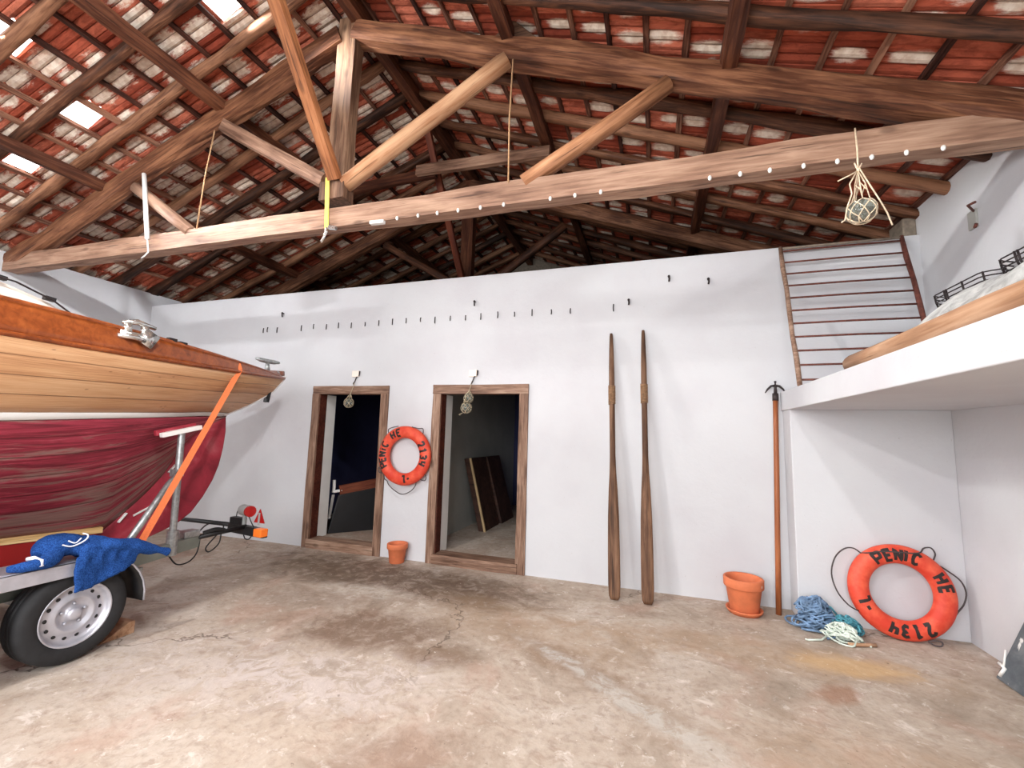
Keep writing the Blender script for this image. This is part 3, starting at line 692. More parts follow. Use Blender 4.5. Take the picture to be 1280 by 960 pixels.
def lifebuoy(name, M4, label, letters, lines, R=.28, a=.072, bd=.055):
    root = empty(name, M4.to_translation(), label, 'lifebuoy', 'orange lifebuoys')
    sh = M4
    mb = MB(); N, n = 72, 40; P = []
    for i in range(N):
        t = 2*PI*i/N
        P.append([(math.sin(t)*(R+a*math.cos(q)*(1 if abs(math.cos(q)) < 2 else 1)), bd*math.sin(q), math.cos(t)*(R+a*math.cos(q))) for q in (2*PI*k/n for k in range(n))])
    vs = [p for r in P for p in r]
    fs = [(i*n+k, i*n+(k+1) % n, ((i+1) % N)*n+(k+1) % n, ((i+1) % N)*n+k) for i in range(N) for k in range(n)]
    mb.add(vs, fs); mb.build('ring', M['buoy'], root, smooth=True, M4=sh)
    def surf(t, r, lift=.0018):
        y = -bd*math.sqrt(max(.02, 1-((r-R)/a)**2))-lift
        return (math.sin(t)*r, y, math.cos(t)*r)
    lh, lw, w = .080, .058, .0115
    for ch, deg in letters:
        t0 = math.radians(deg); mb = MB()
        for st_ in ST[ch]:
            pts = []
            for (x0, y0), (x1, y1) in zip(st_, st_[1:]):
                k = max(2, int(math.hypot((x1-x0)*lw, (y1-y0)*lh)/.007))
                pts += [(x0+(x1-x0)*q/k, y0+(y1-y0)*q/k) for q in range(k)]
            pts.append(st_[-1])
            L3 = []
            for i, (u, v) in enumerate(pts):
                du = (pts[min(i+1, len(pts)-1)][0]-pts[max(i-1, 0)][0])*lw; dv = (pts[min(i+1, len(pts)-1)][1]-pts[max(i-1, 0)][1])*lh
                m_ = math.hypot(du, dv) or 1; nx, ny = -dv/m_*w, du/m_*w
                row = []
                for s_ in (-1, -.33, .33, 1):
                    rr_ = R-.002+(v-.5)*lh+ny*s_; tt = t0+((u-.38)*lw+nx*s_)/R
                    row.append(surf(tt, rr_))
                L3.append(row)
            mb.grid(L3)
        mb.build('letter', M['letter'], root, M4=sh, solid=.0016)
    mb = MB()
    for L_ in lines:
        pts = [(math.sin(math.radians(d))*r, y, math.cos(math.radians(d))*r) for d, r, y in L_]
        fine = []
        for i in range(len(pts)-1):
            p0, p1, p2, p3 = (V(pts[max(i-1, 0)]), V(pts[i]), V(pts[i+1]), V(pts[min(i+2, len(pts)-1)]))
            for q in range(5):
                s_ = q/5; fine.append(.5*((2*p1)+(p2-p0)*s_+(2*p0-5*p1+4*p2-p3)*s_*s_+(3*p1-p0-3*p2+p3)*s_**3))
        fine.append(V(pts[-1])); MB().tube(fine, .0055, 6).build('grab_line', M['rope_black'], root, smooth=True, M4=sh)
    return root
m1 = Matrix.Translation((-2.835, YB-.082, 1.215))
lifebuoy('lifebuoy', m1, 'orange lifebuoy hanging on the white wall between the two doorways',
         [('P', 244), ('E', 258), ('N', 272), ('I', 285), ('C', 297), ('H', 329), ('E', 346), ('2', 60), ('1', 76), ('3', 91), ('4', 107), ('-', 160), ('L', 175)],
         [[(232, .35, 0), (222, .385, .0), (215, .375, -.01), (208, .40, -.01), (195, .425, -.01), (180, .452, -.01), (165, .425, -.01), (154, .385, -.01), (150, .35, 0)],
          [(140, .35, 0), (134, .40, -.01), (129, .395, -.01), (126, .35, 0)], [(318, .352, 0), (322, .385, -.01), (332, .372, -.03), (345, .36, -.02)],
          [(15, .355, -.02), (28, .37, -.02), (36, .40, -.01), (42, .35, 0)], [(232, .35, 0), (240, .36, 0), (246, .385, 0), (238, .40, 0), (232, .355, 0)]])
lean = .125
m2 = Matrix.Translation((1.842, 4.378, .352)) @ Matrix.Rotation(-lean, 4, 'X')
lifebuoy('lifebuoy', m2, 'orange lifebuoy standing on the floor and leaning in the alcove corner',
         [('P', 329), ('E', 345), ('N', 359), ('I', 10), ('C', 23), ('H', 62), ('E', 79), ('2', 151), ('1', 169), ('3', 184), ('4', 200), ('-', 240), ('L', 255)],
         [[(318, .352, 0), (316, .41, 0), (309, .45, .0), (296, .475, -.02), (280, .475, -.04), (264, .445, -.05), (250, .40, -.05), (240, .352, -.03)],
          [(318, .352, 0), (325, .335, -.05), (338, .315, -.06), (352, .30, -.06), (6, .30, -.06), (18, .315, -.055), (26, .345, -.03), (29, .39, 0), (34, .42, .0), (40, .40, 0), (43, .352, 0)],
          [(52, .352, 0), (60, .372, 0), (72, .405, -.01), (84, .41, -.01), (96, .385, -.01), (106, .36, 0), (112, .35, 0)],
          [(160, .35, -.03), (157, .375, -.06), (152, .385, -.07), (149, .37, -.06), (153, .352, -.05), (160, .35, -.03)]])
tag(MB().tube([(-2.83, YB+.01, 1.43), (-2.83, YB-.075, 1.428), (-2.83, YB-.085, 1.43)], .008, 6).build('wall_peg', M['iron'], smooth=True), 'dark peg holding the hanging lifebuoy between the doorways', 'peg')

# ------------------------------------------------------------------ flower pots
def pot(name, x, y, r, h, label, saucer, tilt=0):
    root = empty(name, (x, y, 0), label, 'flower pot', 'terracotta pots'); z0 = .014 if saucer else .0
    rb = r*.70; t = .016
    prof = [(.0, z0), (rb, z0), (rb+.003, z0+.004), (r*.93-.004, z0+h*.70), (r*.93, z0+h*.72), (r, z0+h*.73), (r+.003, z0+h*.75), (r+.004, z0+h-.006), (r, z0+h), (r-t, z0+h), (r-t-.004, z0+h-.006), (r*.86-t, z0+h*.72), (rb-t, z0+.03), (0, z0+.03)]
    MB().lathe(prof, 40, (x, y, 0)).build('pot_body', M['terracotta'], root, smooth=True)
    if saucer:
        rs = r*.93
        MB().lathe([(0, 0), (rs*.85, 0), (rs, .03), (rs+.002, .04), (rs-.01, .04), (rs*.84, .012), (0, .012)], 40, (x, y, 0)).build('saucer', M['terracotta'], root, smooth=True)
        MB().obox((x+.095, y-.125, z0+h*.86), (x+.125, y-.1, z0+h*.86), .004, .018).build('sticker', M['white_paint'], root)
    return root
pot('flower_pot', -2.835, 4.585, .115, .215, 'small terracotta pot on the floor between the two doorways', False)
pot('flower_pot', .745, 4.48, .158, .285, 'larger terracotta pot in a saucer beside the tall boat hook pole', True)

# ------------------------------------------------------------------ oars
def oar(foot, top, label):
    m, L = frame_of(foot, top, (0, -1, 0)); root = empty('oar', foot, label, 'oar', 'wooden oars leaning on the wall')
    # stations along length: (s, width, thickness)
    stn = [(0, .07, .022), (.012, .10, .026), (.05, .112, .028), (.16, .112, .03), (.28, .104, .034), (.38, .085, .04), (.44, .066, .05), (.50, .056, .052), (.60, .055, .054), (.705, .056, .056), (.78, .058, .058), (.86, .055, .055), (.93, .046, .046), (.985, .036, .036), (1, .028, .028)]
    mb = MB(); n = 16
    P = [[(s*L, math.copysign(abs(math.cos(a))**.8, math.cos(a))*w/2, math.sin(a)*h/2) for a in (2*PI*k/n for k in range(n))] for s, w, h in stn]
    vs = [p for r in P for p in r]; N = len(P)
    fs = [(i*n+k, i*n+(k+1) % n, (i+1)*n+(k+1) % n, (i+1)*n+k) for i in range(N-1) for k in range(n)]+[tuple(range(n-1, -1, -1)), tuple((N-1)*n+k for k in range(n))]
    mb.add(vs, fs); mb.build('shaft_and_blade', M['oar'], root, smooth=True, M4=m)
    mb = MB(); pts = []
    for k in range(12*18+1):
        a = 2*PI*k/18; pts.append((.705*L+.0078*k/18*1.6*1.3, .031*math.cos(a), .031*math.sin(a)))
    mb.tube(pts, .0075, 5); mb.build('rope_wrapping', M['wrap'], root, smooth=True, M4=m)
    return root
oar((-.356, 4.315, .012), (-.42, 4.675, 2.60), 'left oar of the two, grey-brown with a worn blade tip, leaning on the wall')
oar((-.062, 4.315, .012), (-.092, 4.675, 2.62), 'right oar of the two, paler below its rope wrapping, leaning on the wall')

# boat hook pole
bp = empty('boat_hook', (1.026, 4.545, 0), 'tall reddish boat hook pole with a forked iron head beside the loft slab', 'boat hook')
P0, P1 = V((1.026, 4.545, .0)), V((1.098, 4.655, 1.93))
beam('shaft', P0, P1, .042, .042, M['hook_pole'], bp, log=1.0, jit=.001)
d = (P1-P0).normalized()
mb = MB().tube([P1-d*.05, P1+d*.02], .026, 10).tube([P1+d*.01, P1+d*.08, P1+d*.125], [.016, .012, .006], 8).ball(P1+d*.13, .012, 8)
for s_ in (-1, 1): mb.tube([P1+d*.095, P1+d*.09+V((s_*.035, 0, 0)), P1+d*.06+V((s_*.065, 0, 0)), P1+d*.025+V((s_*.085, 0, 0))], [.012, .011, .009, .004], 8)
mb.build('iron_head', M['iron'], bp, smooth=True)

# ------------------------------------------------------------------ rope heap
def rope_heap(name, c, rx, ry, h, n, r, mat, label, seed, tails=()):
    rd = random.Random(seed); mb = MB(); c = V(c); ph = rd.uniform(0, 6)
    for i in range(n):
        q = i/n; pts = []; tilt = rd.uniform(-.5, .5); a0 = rd.uniform(0, 2*PI); sx, sy = rd.uniform(.45, 1), rd.uniform(.4, 1)
        ox, oy = rd.uniform(-.3, .3)*rx, rd.uniform(-.3, .3)*ry; zb = h*(q**.8); ang = rd.uniform(-.6, .6)
        kx = .5+.5*(1-q)
        for k in range(22):
            t = 2*PI*k/22; ex = math.cos(t)*rx*sx*kx+.02*math.sin(3*t+a0); ey = math.sin(t)*ry*sy*kx+.015*math.cos(2*t+a0)
            x = ox+ex*math.cos(ang)-ey*math.sin(ang); y = oy+ex*math.sin(ang)+ey*math.cos(ang)
            z = max(r, zb+tilt*ex*.7*min(1, q*2+.2)+.02*math.sin(2*t+a0+i)+r)
            z = min(z, h*1.15*max(.12, 1-((x/rx)**2+(y/ry)**2)*.55))
            pts.append(c+V((x, y, max(r, z))))
        mb.tube(pts, r*rd.uniform(.8, 1.15), 6, closed=True)
    for t in tails: mb.tube(t, r, 6)
    o = mb.build(name, mat, smooth=True); return tag(o, label, 'rope', 'heap of old ropes')
rope_heap('rope_coil', (1.225, 4.33, 0), .155, .115, .23, 44, .0085, M['rope_blue'], 'faded blue rope heaped against the alcove edge', 5, [[V((1.29, 4.2, .05)), V((1.33, 4.16, .02)), V((1.25, 4.12, .012))]])
rope_heap('rope_coil', (1.43, 4.29, 0), .115, .10, .125, 22, .0085, M['rope_teal'], 'teal rope at the back right of the rope heap', 11, [[V((1.4, 4.36, .12)), V((1.36, 4.36, .17)), V((1.3, 4.37, .2)), V((1.24, 4.36, .21))]])
rope_heap('rope_coil', (1.36, 4.165, 0), .125, .085, .11, 24, .007, M['rope_white'], 'pale green tangled line in front of the blue rope', 21, [[V((1.26, 4.14, .03)), V((1.2, 4.08, .012)), V((1.1, 4.05, .008)), V((1.09, 4.06, .008))], [V((1.45, 4.15, .03)), V((1.50, 4.12, .012)), V((1.52, 4.09, .008))]])
timber('stick', (1.37, 4.065, .014), (1.56, 4.12, .014), .024, .022, M['log'], 'short brown stick on the floor before the ropes', 'stick', log=.8, jit=.002)

# ------------------------------------------------------------------ board at the right edge
bd_ = empty('painted_board', (2.2, 3.7, 0), 'scuffed grey board with white paint marks leaning on the right wall', 'board')
m = Matrix.Translation((2.13, 3.88, .005)) @ Matrix.Rotation(math.radians(11.3), 4, 'Y')
MB().add([(-.022, 0, 0), (.022, 0, 0), (.022, -1.1, 0), (-.022, -1.1, 0), (-.022, -.30, .85), (.022, -.30, .85), (.022, -1.1, .85), (-.022, -1.1, .85)],
         [(3,2,1,0),(4,5,6,7),(0,1,5,4),(1,2,6,5),(2,3,7,6),(3,0,4,7)]).build('panel', M['board'], bd_, M4=m, bevel=.006)
MB().tube([(-.026, -.06, .07), (-.026, -.055, .2)], .006, 6).tube([(-.026, -.04, .03), (-.026, -.07, .09), (-.026, -.02, .1)], .012, 6).build('paint_marks', M['white_paint'], bd_, M4=m, smooth=True)

# ------------------------------------------------------------------ on the loft
ld = empty('ladder_frame', (1.65, 4.05, 1.97), 'wide rusty frame with thin rungs leaning on the wall above the loft', 'ladder')
lx0, lx1 = (1.155, 2.09), (1.20, 2.165)      # bottom / top stile x
Bz, Tz, By, Ty = 1.965, 3.385, 4.13, 4.675
def lad(u, t): return V((lx0[0]+(lx1[0]-lx0[0])*t if u == 0 else lx0[1]+(lx1[1]-lx0[1])*t, By+(Ty-By)*t, Bz+(Tz-Bz)*t))
for u in (0, 1):
    o = MB().tube([lad(u, t/6)+V((.004*math.sin(t*2.1), 0, 0)) for t in range(7)], [.019, .021, .018, .02, .019, .021, .017], 10).build('stile', M['frame'] if u == 0 else M['rust'], ld, smooth=True)
for k in range(11):
    t = .035+.093*k if k < 10 else .965
    a, b_ = lad(0, t), lad(1, t)
    MB().tube([a, a.lerp(b_, .5)+V((0, 0, .004)), b_], .009, 8).build('rung', M['rust'], ld, smooth=True)
MB().tube([lad(0, .99), lad(1, .99)], .012, 8).build('top_bar', M['plaster_grey'], ld, smooth=True)
tag(beam('loft_log', (1.235, 3.35, 2.014), (1.20, -1.2, 2.03), .10, .10, M['log'], None, log=1.0, jit=.006), 'long peeled log lying along the edge of the loft slab', 'log')
# grey tarpaulin heap behind the log
mb = MB(); P = []; U = []
for i in range(61):
    y = 3.50-i*.075; q = min(1, i/10); row = []
    hh = (.04+.31*q**.7)*(1+.12*noise.noise(V((i*.21, 3, 0)))) + .10*(i/60)
    for k in range(19):
        t = k/18; x = 1.30+.78*t; arch = math.sin(PI*min(1, t*1.0))**.4 if 0 < t < 1 else 0
        z = 1.966+hh*arch*(.9+.2*t)+.03*noise.noise(V((y*3, t*5, 2)))*arch
        row.append((x+.03*noise.noise(V((y*2.3, t*3, 9))), y, max(1.966, z)))
    P.append(row)
P[0] = [(p[0], p[1], 1.967) for p in P[0]]
mb.grid(P, flip=True)
bt = [[(p[0], p[1], 1.966) for p in (r[0], r[-1])] for r in P]; mb.grid(bt)
o = mb.build('tarpaulin', M['tarp'], smooth=True, merge=1e-4); o.location.x += 0
tag(o, 'crumpled grey tarpaulin heap on the loft behind the log', 'tarpaulin')
def hayrack(y0, y1, z, label):
    root = empty('wire_planter', (XR, (y0+y1)/2, z), label, 'wire rack', 'curved wire racks on the right wall')
    def pt(s, dz, dep): # s 0..1 along; ends curve to the wall
        e = min(1, s/.12, (1-s)/.12); return V((XR-.005-dep*math.sin(e*PI/2)**.8, y0+(y1-y0)*s, z+dz))
    mb = MB()
    for dz, dep in ((.06, .11), (.03, .108), (0, .10), (-.03, .09)):
        mb.tube([pt(s/24, dz, dep) for s in range(25)], .0048, 6)
    mb.build('rail_wires', M['iron'], root, smooth=True)
    for s in (.08, .30, .34, .62, .92):
        MB().tube([pt(s, .065, .113), pt(s, 0, .103), pt(s, -.035, .09)], .0065, 6).build('upright', M['iron'], root, smooth=True)
    MB().ball((XR-.02, y0, z-.05), .022, 10).build('end_scroll', M['iron'], root, smooth=True)
hayrack(4.42, 3.76, 2.66, 'curved iron wire rack nearer the corner on the right wall above the tarpaulin')
hayrack(3.70, 3.05, 2.68, 'curved iron wire rack at the right picture edge above the tarpaulin')

# ------------------------------------------------------------------ store room contents
tl_ = empty('rudder', (-4.0, 5.5, .09), 'rudder with a wooden tiller and bright metal end fitting inside the left doorway', 'rudder')
beam('tiller', (-4.19, 5.20, .66), (-3.55, 5.95, .82), .05, .13, M['dark_wood'], tl_, jit=.003)
MB().tube([(-4.265, 5.17, .80), (-4.26, 5.17, .70), (-4.265, 5.17, .63)], .022, 10).obox((-4.255, 5.16, .60), (-4.29, 5.15, .30), .045, .012, up=(1, 0, 0)).tube([(-4.255, 5.16, .64), (-4.16, 5.22, .66)], .02, 8).ball((-4.29, 5.15, .29), .023, 8).build('metal_fitting', M['white_paint'], tl_)
MB().add([(-4.27, 5.10, .09), (-4.23, 5.07, .09), (-3.42, 6.02, .09), (-3.46, 6.05, .09), (-4.20, 5.19, .60), (-4.16, 5.16, .60), (-3.42, 6.02, .78), (-3.46, 6.05, .78)],
         [(3,2,1,0),(4,5,6,7),(0,1,5,4),(1,2,6,5),(2,3,7,6),(3,0,4,7)]).build('rudder_blade', M['black'], tl_, bevel=.006)
for k, (y, dx, lab) in enumerate(((6.08, 0, 'nearer dark board with a pale edge leaning inside the right doorway'), (6.75, .03, 'farther dark board leaning inside the right doorway'))):
    b = empty('stored_board', (-2.4, y, .09), lab, 'board', 'boards stored inside the right doorway')
    MB().add([(-2.43+dx, y, .09), (-2.33+dx, y, .09), (-2.33+dx, y+.60, .09), (-2.43+dx, y+.60, .09), (-2.70+dx*.3, y, 1.12), (-2.60+dx*.3, y, 1.13), (-2.60+dx*.3, y+.60, 1.13), (-2.70+dx*.3, y+.60, 1.12)],
             [(3,2,1,0),(4,5,6,7),(0,1,5,4),(1,2,6,5),(2,3,7,6),(3,0,4,7)]).build('board_panel', M['panel'], b, bevel=.004)
    if k == 0: MB().add([(-2.345+dx, y-.012, .09), (-2.315+dx, y-.012, .09), (-2.315+dx, y+.012, .09), (-2.345+dx, y+.012, .09), (-2.615+dx*.3, y-.012, 1.13), (-2.585+dx*.3, y-.012, 1.135), (-2.585+dx*.3, y+.012, 1.135), (-2.615+dx*.3, y+.012, 1.13)],
             [(3,2,1,0),(4,5,6,7),(0,1,5,4),(1,2,6,5),(2,3,7,6),(3,0,4,7)]).build('pale_edge', M['panel_edge'], b)

# ------------------------------------------------------------------ boat
CX = -4.33; YA = -1.6
boat = empty('sailing_boat', (CX, 1.3, .42), 'wooden sailing boat with pale planked sides and worn red bottom on a trailer', 'boat')
zrub = lambda y: 1.985+.016*max(0, y-1.4)**2
zrail = lambda y: zrub(y)+.19*max(0, 1-max(0, (y-1.2)/3.0)**1.6)
zwt = lambda y: 1.551+.054*(y-1.51)
zwb = lambda y: 1.500+.058*(y-1.52)
STEM = [(2.160, 4.215), (2.10, 4.20), (1.927, 4.051), (1.752, 3.744), (1.649, 3.512), (1.613, 3.461)]
def stemY(z):
    for (za, ya), (zb, yb) in zip(STEM, STEM[1:]):
        if z >= zb: return ya+(yb-ya)*max(0, min(1, (za-z)/(za-zb)))
    return STEM[-1][1]
def hull_pt(side, f, s):
    """f 0 sheer .. 1 waterline, s 0 stern .. 1 stem"""
    zs_end = 2.12+(1.649-2.12)*f; yend = stemY(zs_end)
    y = YA+(yend-YA)*s
    hbm = .93+(.80-.93)*f**1.5; p = 2.2-.2*f; y0 = .6-.3*f
    u = max(0, (y-y0)/(yend-y0)); hb = hbm*max(0, 1-u**p)
    if y < 0: hb *= 1-.10*(y/YA)**2
    bul = .05*math.sin(PI*f)*(1-u**3)
    z = zrub(y)*(1-f)+zwt(min(y, 3.5))*f
    if u > .8: z = z*(1-(u-.8)/.2)+zs_end*(u-.8)/.2 if f > 0 else z
    return (CX+side*(hb+bul*.6), y, z)
NS = 40; ss = [1-(1-i/NS)**1.35 for i in range(NS+1)]
def both(fn, name, mat, nf, parent=boat, smooth=True, solid=.02, uvf=None):
    mb = MB()
    for side in (1, -1):
        P = []; U = []
        for s in ss:
            row = [fn(side, k/nf, s) for k in range(nf+1)]
            P.append(row); U.append([(row[0][1], (uvf or (lambda f: f))(k/nf)) for k in range(nf+1)])
        mb.grid(P, U, flip=side < 0)
    return mb.build(name, mat, parent, smooth=smooth, solid=solid, merge=0, fix=False)
both(hull_pt, 'planked_topside', M['plank'], 8, uvf=lambda f: f*4.02+.0)
def stripe(side, f, s):
    a = hull_pt(side, 1, s); y = a[1]
    return (a[0]+side*.002, y if f == 0 else min(y, YA+(3.452-YA)*s), a[2]+(zwb(y)-zwt(y))*f*(1 if s < .999 else .75))
both(stripe, 'white_boot_stripe', M['white_paint'], 2)
def bulwark(side, f, s):
    a = hull_pt(side, 0, s); y = a[1]; h = zrail(y)-zrub(y)
    return (a[0]-side*.03*f*min(1, h/.1), y, a[2]+h*f+.004)
both(bulwark, 'varnished_bulwark', M['varnish'], 4, solid=.026)
for side in (1, -1):
    MB().tube([V(hull_pt(side, 0, s))+V((side*.008, 0, 0)) for s in ss], .017, 8).build('rubbing_strake', M['varnish'], boat, smooth=True)
    MB().tube([V(bulwark(side, 1, s))+V((0, 0, .005)) for s in ss[:-2]], .017, 8).build('rail_cap', M['varnish'], boat, smooth=True)
mb = MB(); P = []
for s in ss:
    a = hull_pt(1, 0, s); y = a[1]; hb = max(.0, a[0]-CX-.02); P.append([(CX+hb*k/4, y, zrub(y)+.03+.05*(1-(k/4)**2)) for k in range(-4, 5)])
mb.grid(P); mb.build('deck', M['varnish'], boat, smooth=True, solid=.02)
# bottom
RB = [(YA, .80), (1.3, .735), (1.84, .705), (2.30, .662), (2.46, .635), (2.665, .814), (2.80, .95), (2.896, 1.07), (3.0, 1.28), (3.106, 1.478), (3.30, 1.575), (3.452, 1.612)]
RT = [0]
for a, b in zip(RB, RB[1:]): RT.append(RT[-1]+math.hypot(b[0]-a[0], (b[1]-a[1])*.55))
def rab(s):
    t = s*RT[-1]
    for i in range(len(RB)-1):
        if t <= RT[i+1]+1e-9:
            q = (t-RT[i])/(RT[i+1]-RT[i]); return RB[i][0]+(RB[i+1][0]-RB[i][0])*q, RB[i][1]+(RB[i+1][1]-RB[i][1])*q
    return RB[-1]
def rab_soft(s):
    q = [rab(max(0, min(1, s+d*.03))) for d in range(-4, 5)]
    return sum(p[0] for p in q)/9, sum(p[1] for p in q)/9
def bottom(side, f, s):
    y = YA+(3.452-YA)*s; u = max(0, (y-.3)/(3.452-.3)); hb = .80*max(0, 1-u**2)*(1-.10*(y/YA)**2 if y < 0 else 1)
    zt = zwb(y); yl, zl = rab(s); ys, zs = rab_soft(s); hl = .085 if yl < 2.4 else .05
    hl = min(hl, .05+.4*max(0, 3.45-yl)*.1)
    a = V((hb, y, zt)); b = V((hl, yl, zl)); c1 = V((hb*.97, (y*.75+ys*.25), zt+(zs-zt)*.28)); c2 = V((hl+(hb-hl)*.33, y*.38+ys*.62, zs+(zt-zs)*.20))
    p = a*(1-f)**3+c1*3*f*(1-f)**2+c2*3*f*f*(1-f)+b*f**3
    return (CX+side*p.x, p.y, p.z)
both(bottom, 'red_bottom_planking', M['red_hull'], 14, uvf=lambda f: f*7)
def slab(name, prof, t, mat, bevel=.02):
    n = len(prof); vs = [(CX-t, y, z) for y, z in prof]+[(CX+t, y, z) for y, z in prof]
    fs = [tuple(range(n)), tuple(range(2*n-1, n-1, -1))]+[(i, i+n, (i+1) % n+n, (i+1) % n) for i in range(n)]
    return MB().add(vs, fs).build(name, mat, boat, bevel=bevel)
slab('stem_deadwood', [(3.461, 1.612), (3.475, 1.45), (3.465, 1.28), (3.435, 1.10), (3.384, .954), (3.30, .80), (3.197, .664), (3.09, .59), (2.955, .537), (2.75, .475), (2.55, .44), (2.35, .43), (2.35, .66), (2.46, .635), (2.665, .814), (2.896, 1.07), (3.0, 1.28), (3.106, 1.478), (3.25, 1.56)], .052, M['red_keel'])
slab('ballast_keel', [(2.42, .655), (2.40, .50), (2.36, .45), (2.2, .43), (YA, .43), (YA, .80), (1.3, .725), (1.84, .70)], .115, M['ballast'], .03)
beam('keel_strip', (CX+.105, 2.43, .655), (CX+.105, .2, .765), .045, .04, M['strip'], boat, jit=.003)
for y, z in ((2.96, 1.115), (2.60, .73)):
    MB().obox((CX+.06, y-.03, z-.05), (CX+.06, y+.025, z+.02), .012, .03, up=(1, 0, 0)).build('anode', M['white_paint'], boat, bevel=.004)
beam('anode_wire', (CX+.06, 2.68, .72), (CX+.06, 2.86, .80), .012, .016, M['white_paint'], boat)
# coachroof
mb = MB(); P = []
for y, h, w in ((YA, .33, .50), (.6, .33, .50), (1.35, .325, .47), (1.60, .305, .45), (1.80, .25, .44), (1.92, .195, .43), (2.0, .03, .42)):
    zb = 2.05; row = []
    for k in range(-8, 9):
        t = k/8; e = abs(t)**6; row.append((CX+.02+w*t, y, zb+(h+.05)*(1-e)))
    P.append(row)
mb.grid(P); mb.build('coachroof', M['cream'], boat, smooth=True, solid=.02)
MB().tube([(CX+.43, 1.3, 2.415), (CX+.42, 1.60, 2.395), (CX+.40, 1.80, 2.335), (CX+.39, 1.93, 2.26), (CX+.39, 1.98, 2.15)], .006, 6).build('roof_trim', M['iron'], boat, smooth=True)
for y, z in ((1.46, 2.425), (1.55, 2.415), (1.80, 2.35)):
    MB().obox((CX+.36, y-.03, z), (CX+.36, y+.03, z-.006), .04, .028).build('roof_fitting', M['black'], boat, bevel=.004)
MB().box((CX+.22, 2.03, 2.10), (CX+.38, 2.10, 2.26)).build('mast_collar', M['strip'], boat, bevel=.005)
# deck gear
mb = MB().tube([(CX, 3.96, 2.15), (CX, 3.95, 2.27)], [.034, .02], 10).tube([(CX-.012, 3.80, 2.292), (CX, 3.86, 2.284), (CX, 3.95, 2.282), (CX, 4.04, 2.284), (CX+.01, 4.11, 2.288)], [.014, .026, .028, .026, .014], 10).tube([(CX+.02, 4.06, 2.155), (CX+.02, 4.10, 2.165)], .022, 8)
mb.build('bow_cleat', M['galv'], boat, smooth=True)
fx, fy_ = -3.545, 2.10
mb = MB().obox((fx-.01, fy_-.11, 2.14), (fx+.0, fy_+.10, 2.135), .07, .03).obox((fx+.025, fy_+.02, 2.15), (fx+.03, fy_+.11, 2.10), .02, .11)
for dy in (-.06, .05): mb.tube([(fx, fy_+dy, 2.15), (fx, fy_+dy, 2.215)], [.03, .024], 10)
mb.tube([(fx-.01, fy_-.09, 2.215), (fx, fy_, 2.235), (fx, fy_+.12, 2.215)], [.012, .022, .014], 8).tube([(fx+.03, fy_-.13, 2.11), (fx+.035, fy_-.03, 2.12), (fx+.03, fy_+.04, 2.10)], [.016, .024, .018], 8)
mb.build('chrome_fairlead', M['steel'], boat, smooth=True)
for y, h in ((2.40, .03), (2.50, .018)): 
    q = bulwark(1, 1, (y-YA)/(4.2-YA)); MB().obox((q[0], y-.03, q[2]+.022), (q[0]-.01, y+.04, q[2]+.022), .035, h).build('deck_fitting', M['iron'], boat, bevel=.004)
MB().tube([(CX+.05, 3.12, 2.13), (CX+.35, 3.0, 2.12), (CX+.40, 3.0, 2.12)], .008, 6).tube([(CX+.36, 2.98, 2.11), (CX+.36, 2.98, 2.16)], .008, 6).build('deck_eye', M['steel'], boat, smooth=True)
MB().obox((CX, 4.0, 1.93), (CX, 3.98, 1.80), .06, .035, up=(0, 1, 0)).build('stem_tang', M['black'], boat, bevel=.004)
MB().tube([(CX, 3.46, 1.612), (CX, 3.512, 1.645), (CX, 3.744, 1.748), (CX, 4.051, 1.923), (CX, 4.20, 2.09), (CX, 4.225, 2.14)], .016, 8).build('stem_band', M['white_paint'], boat, smooth=True)

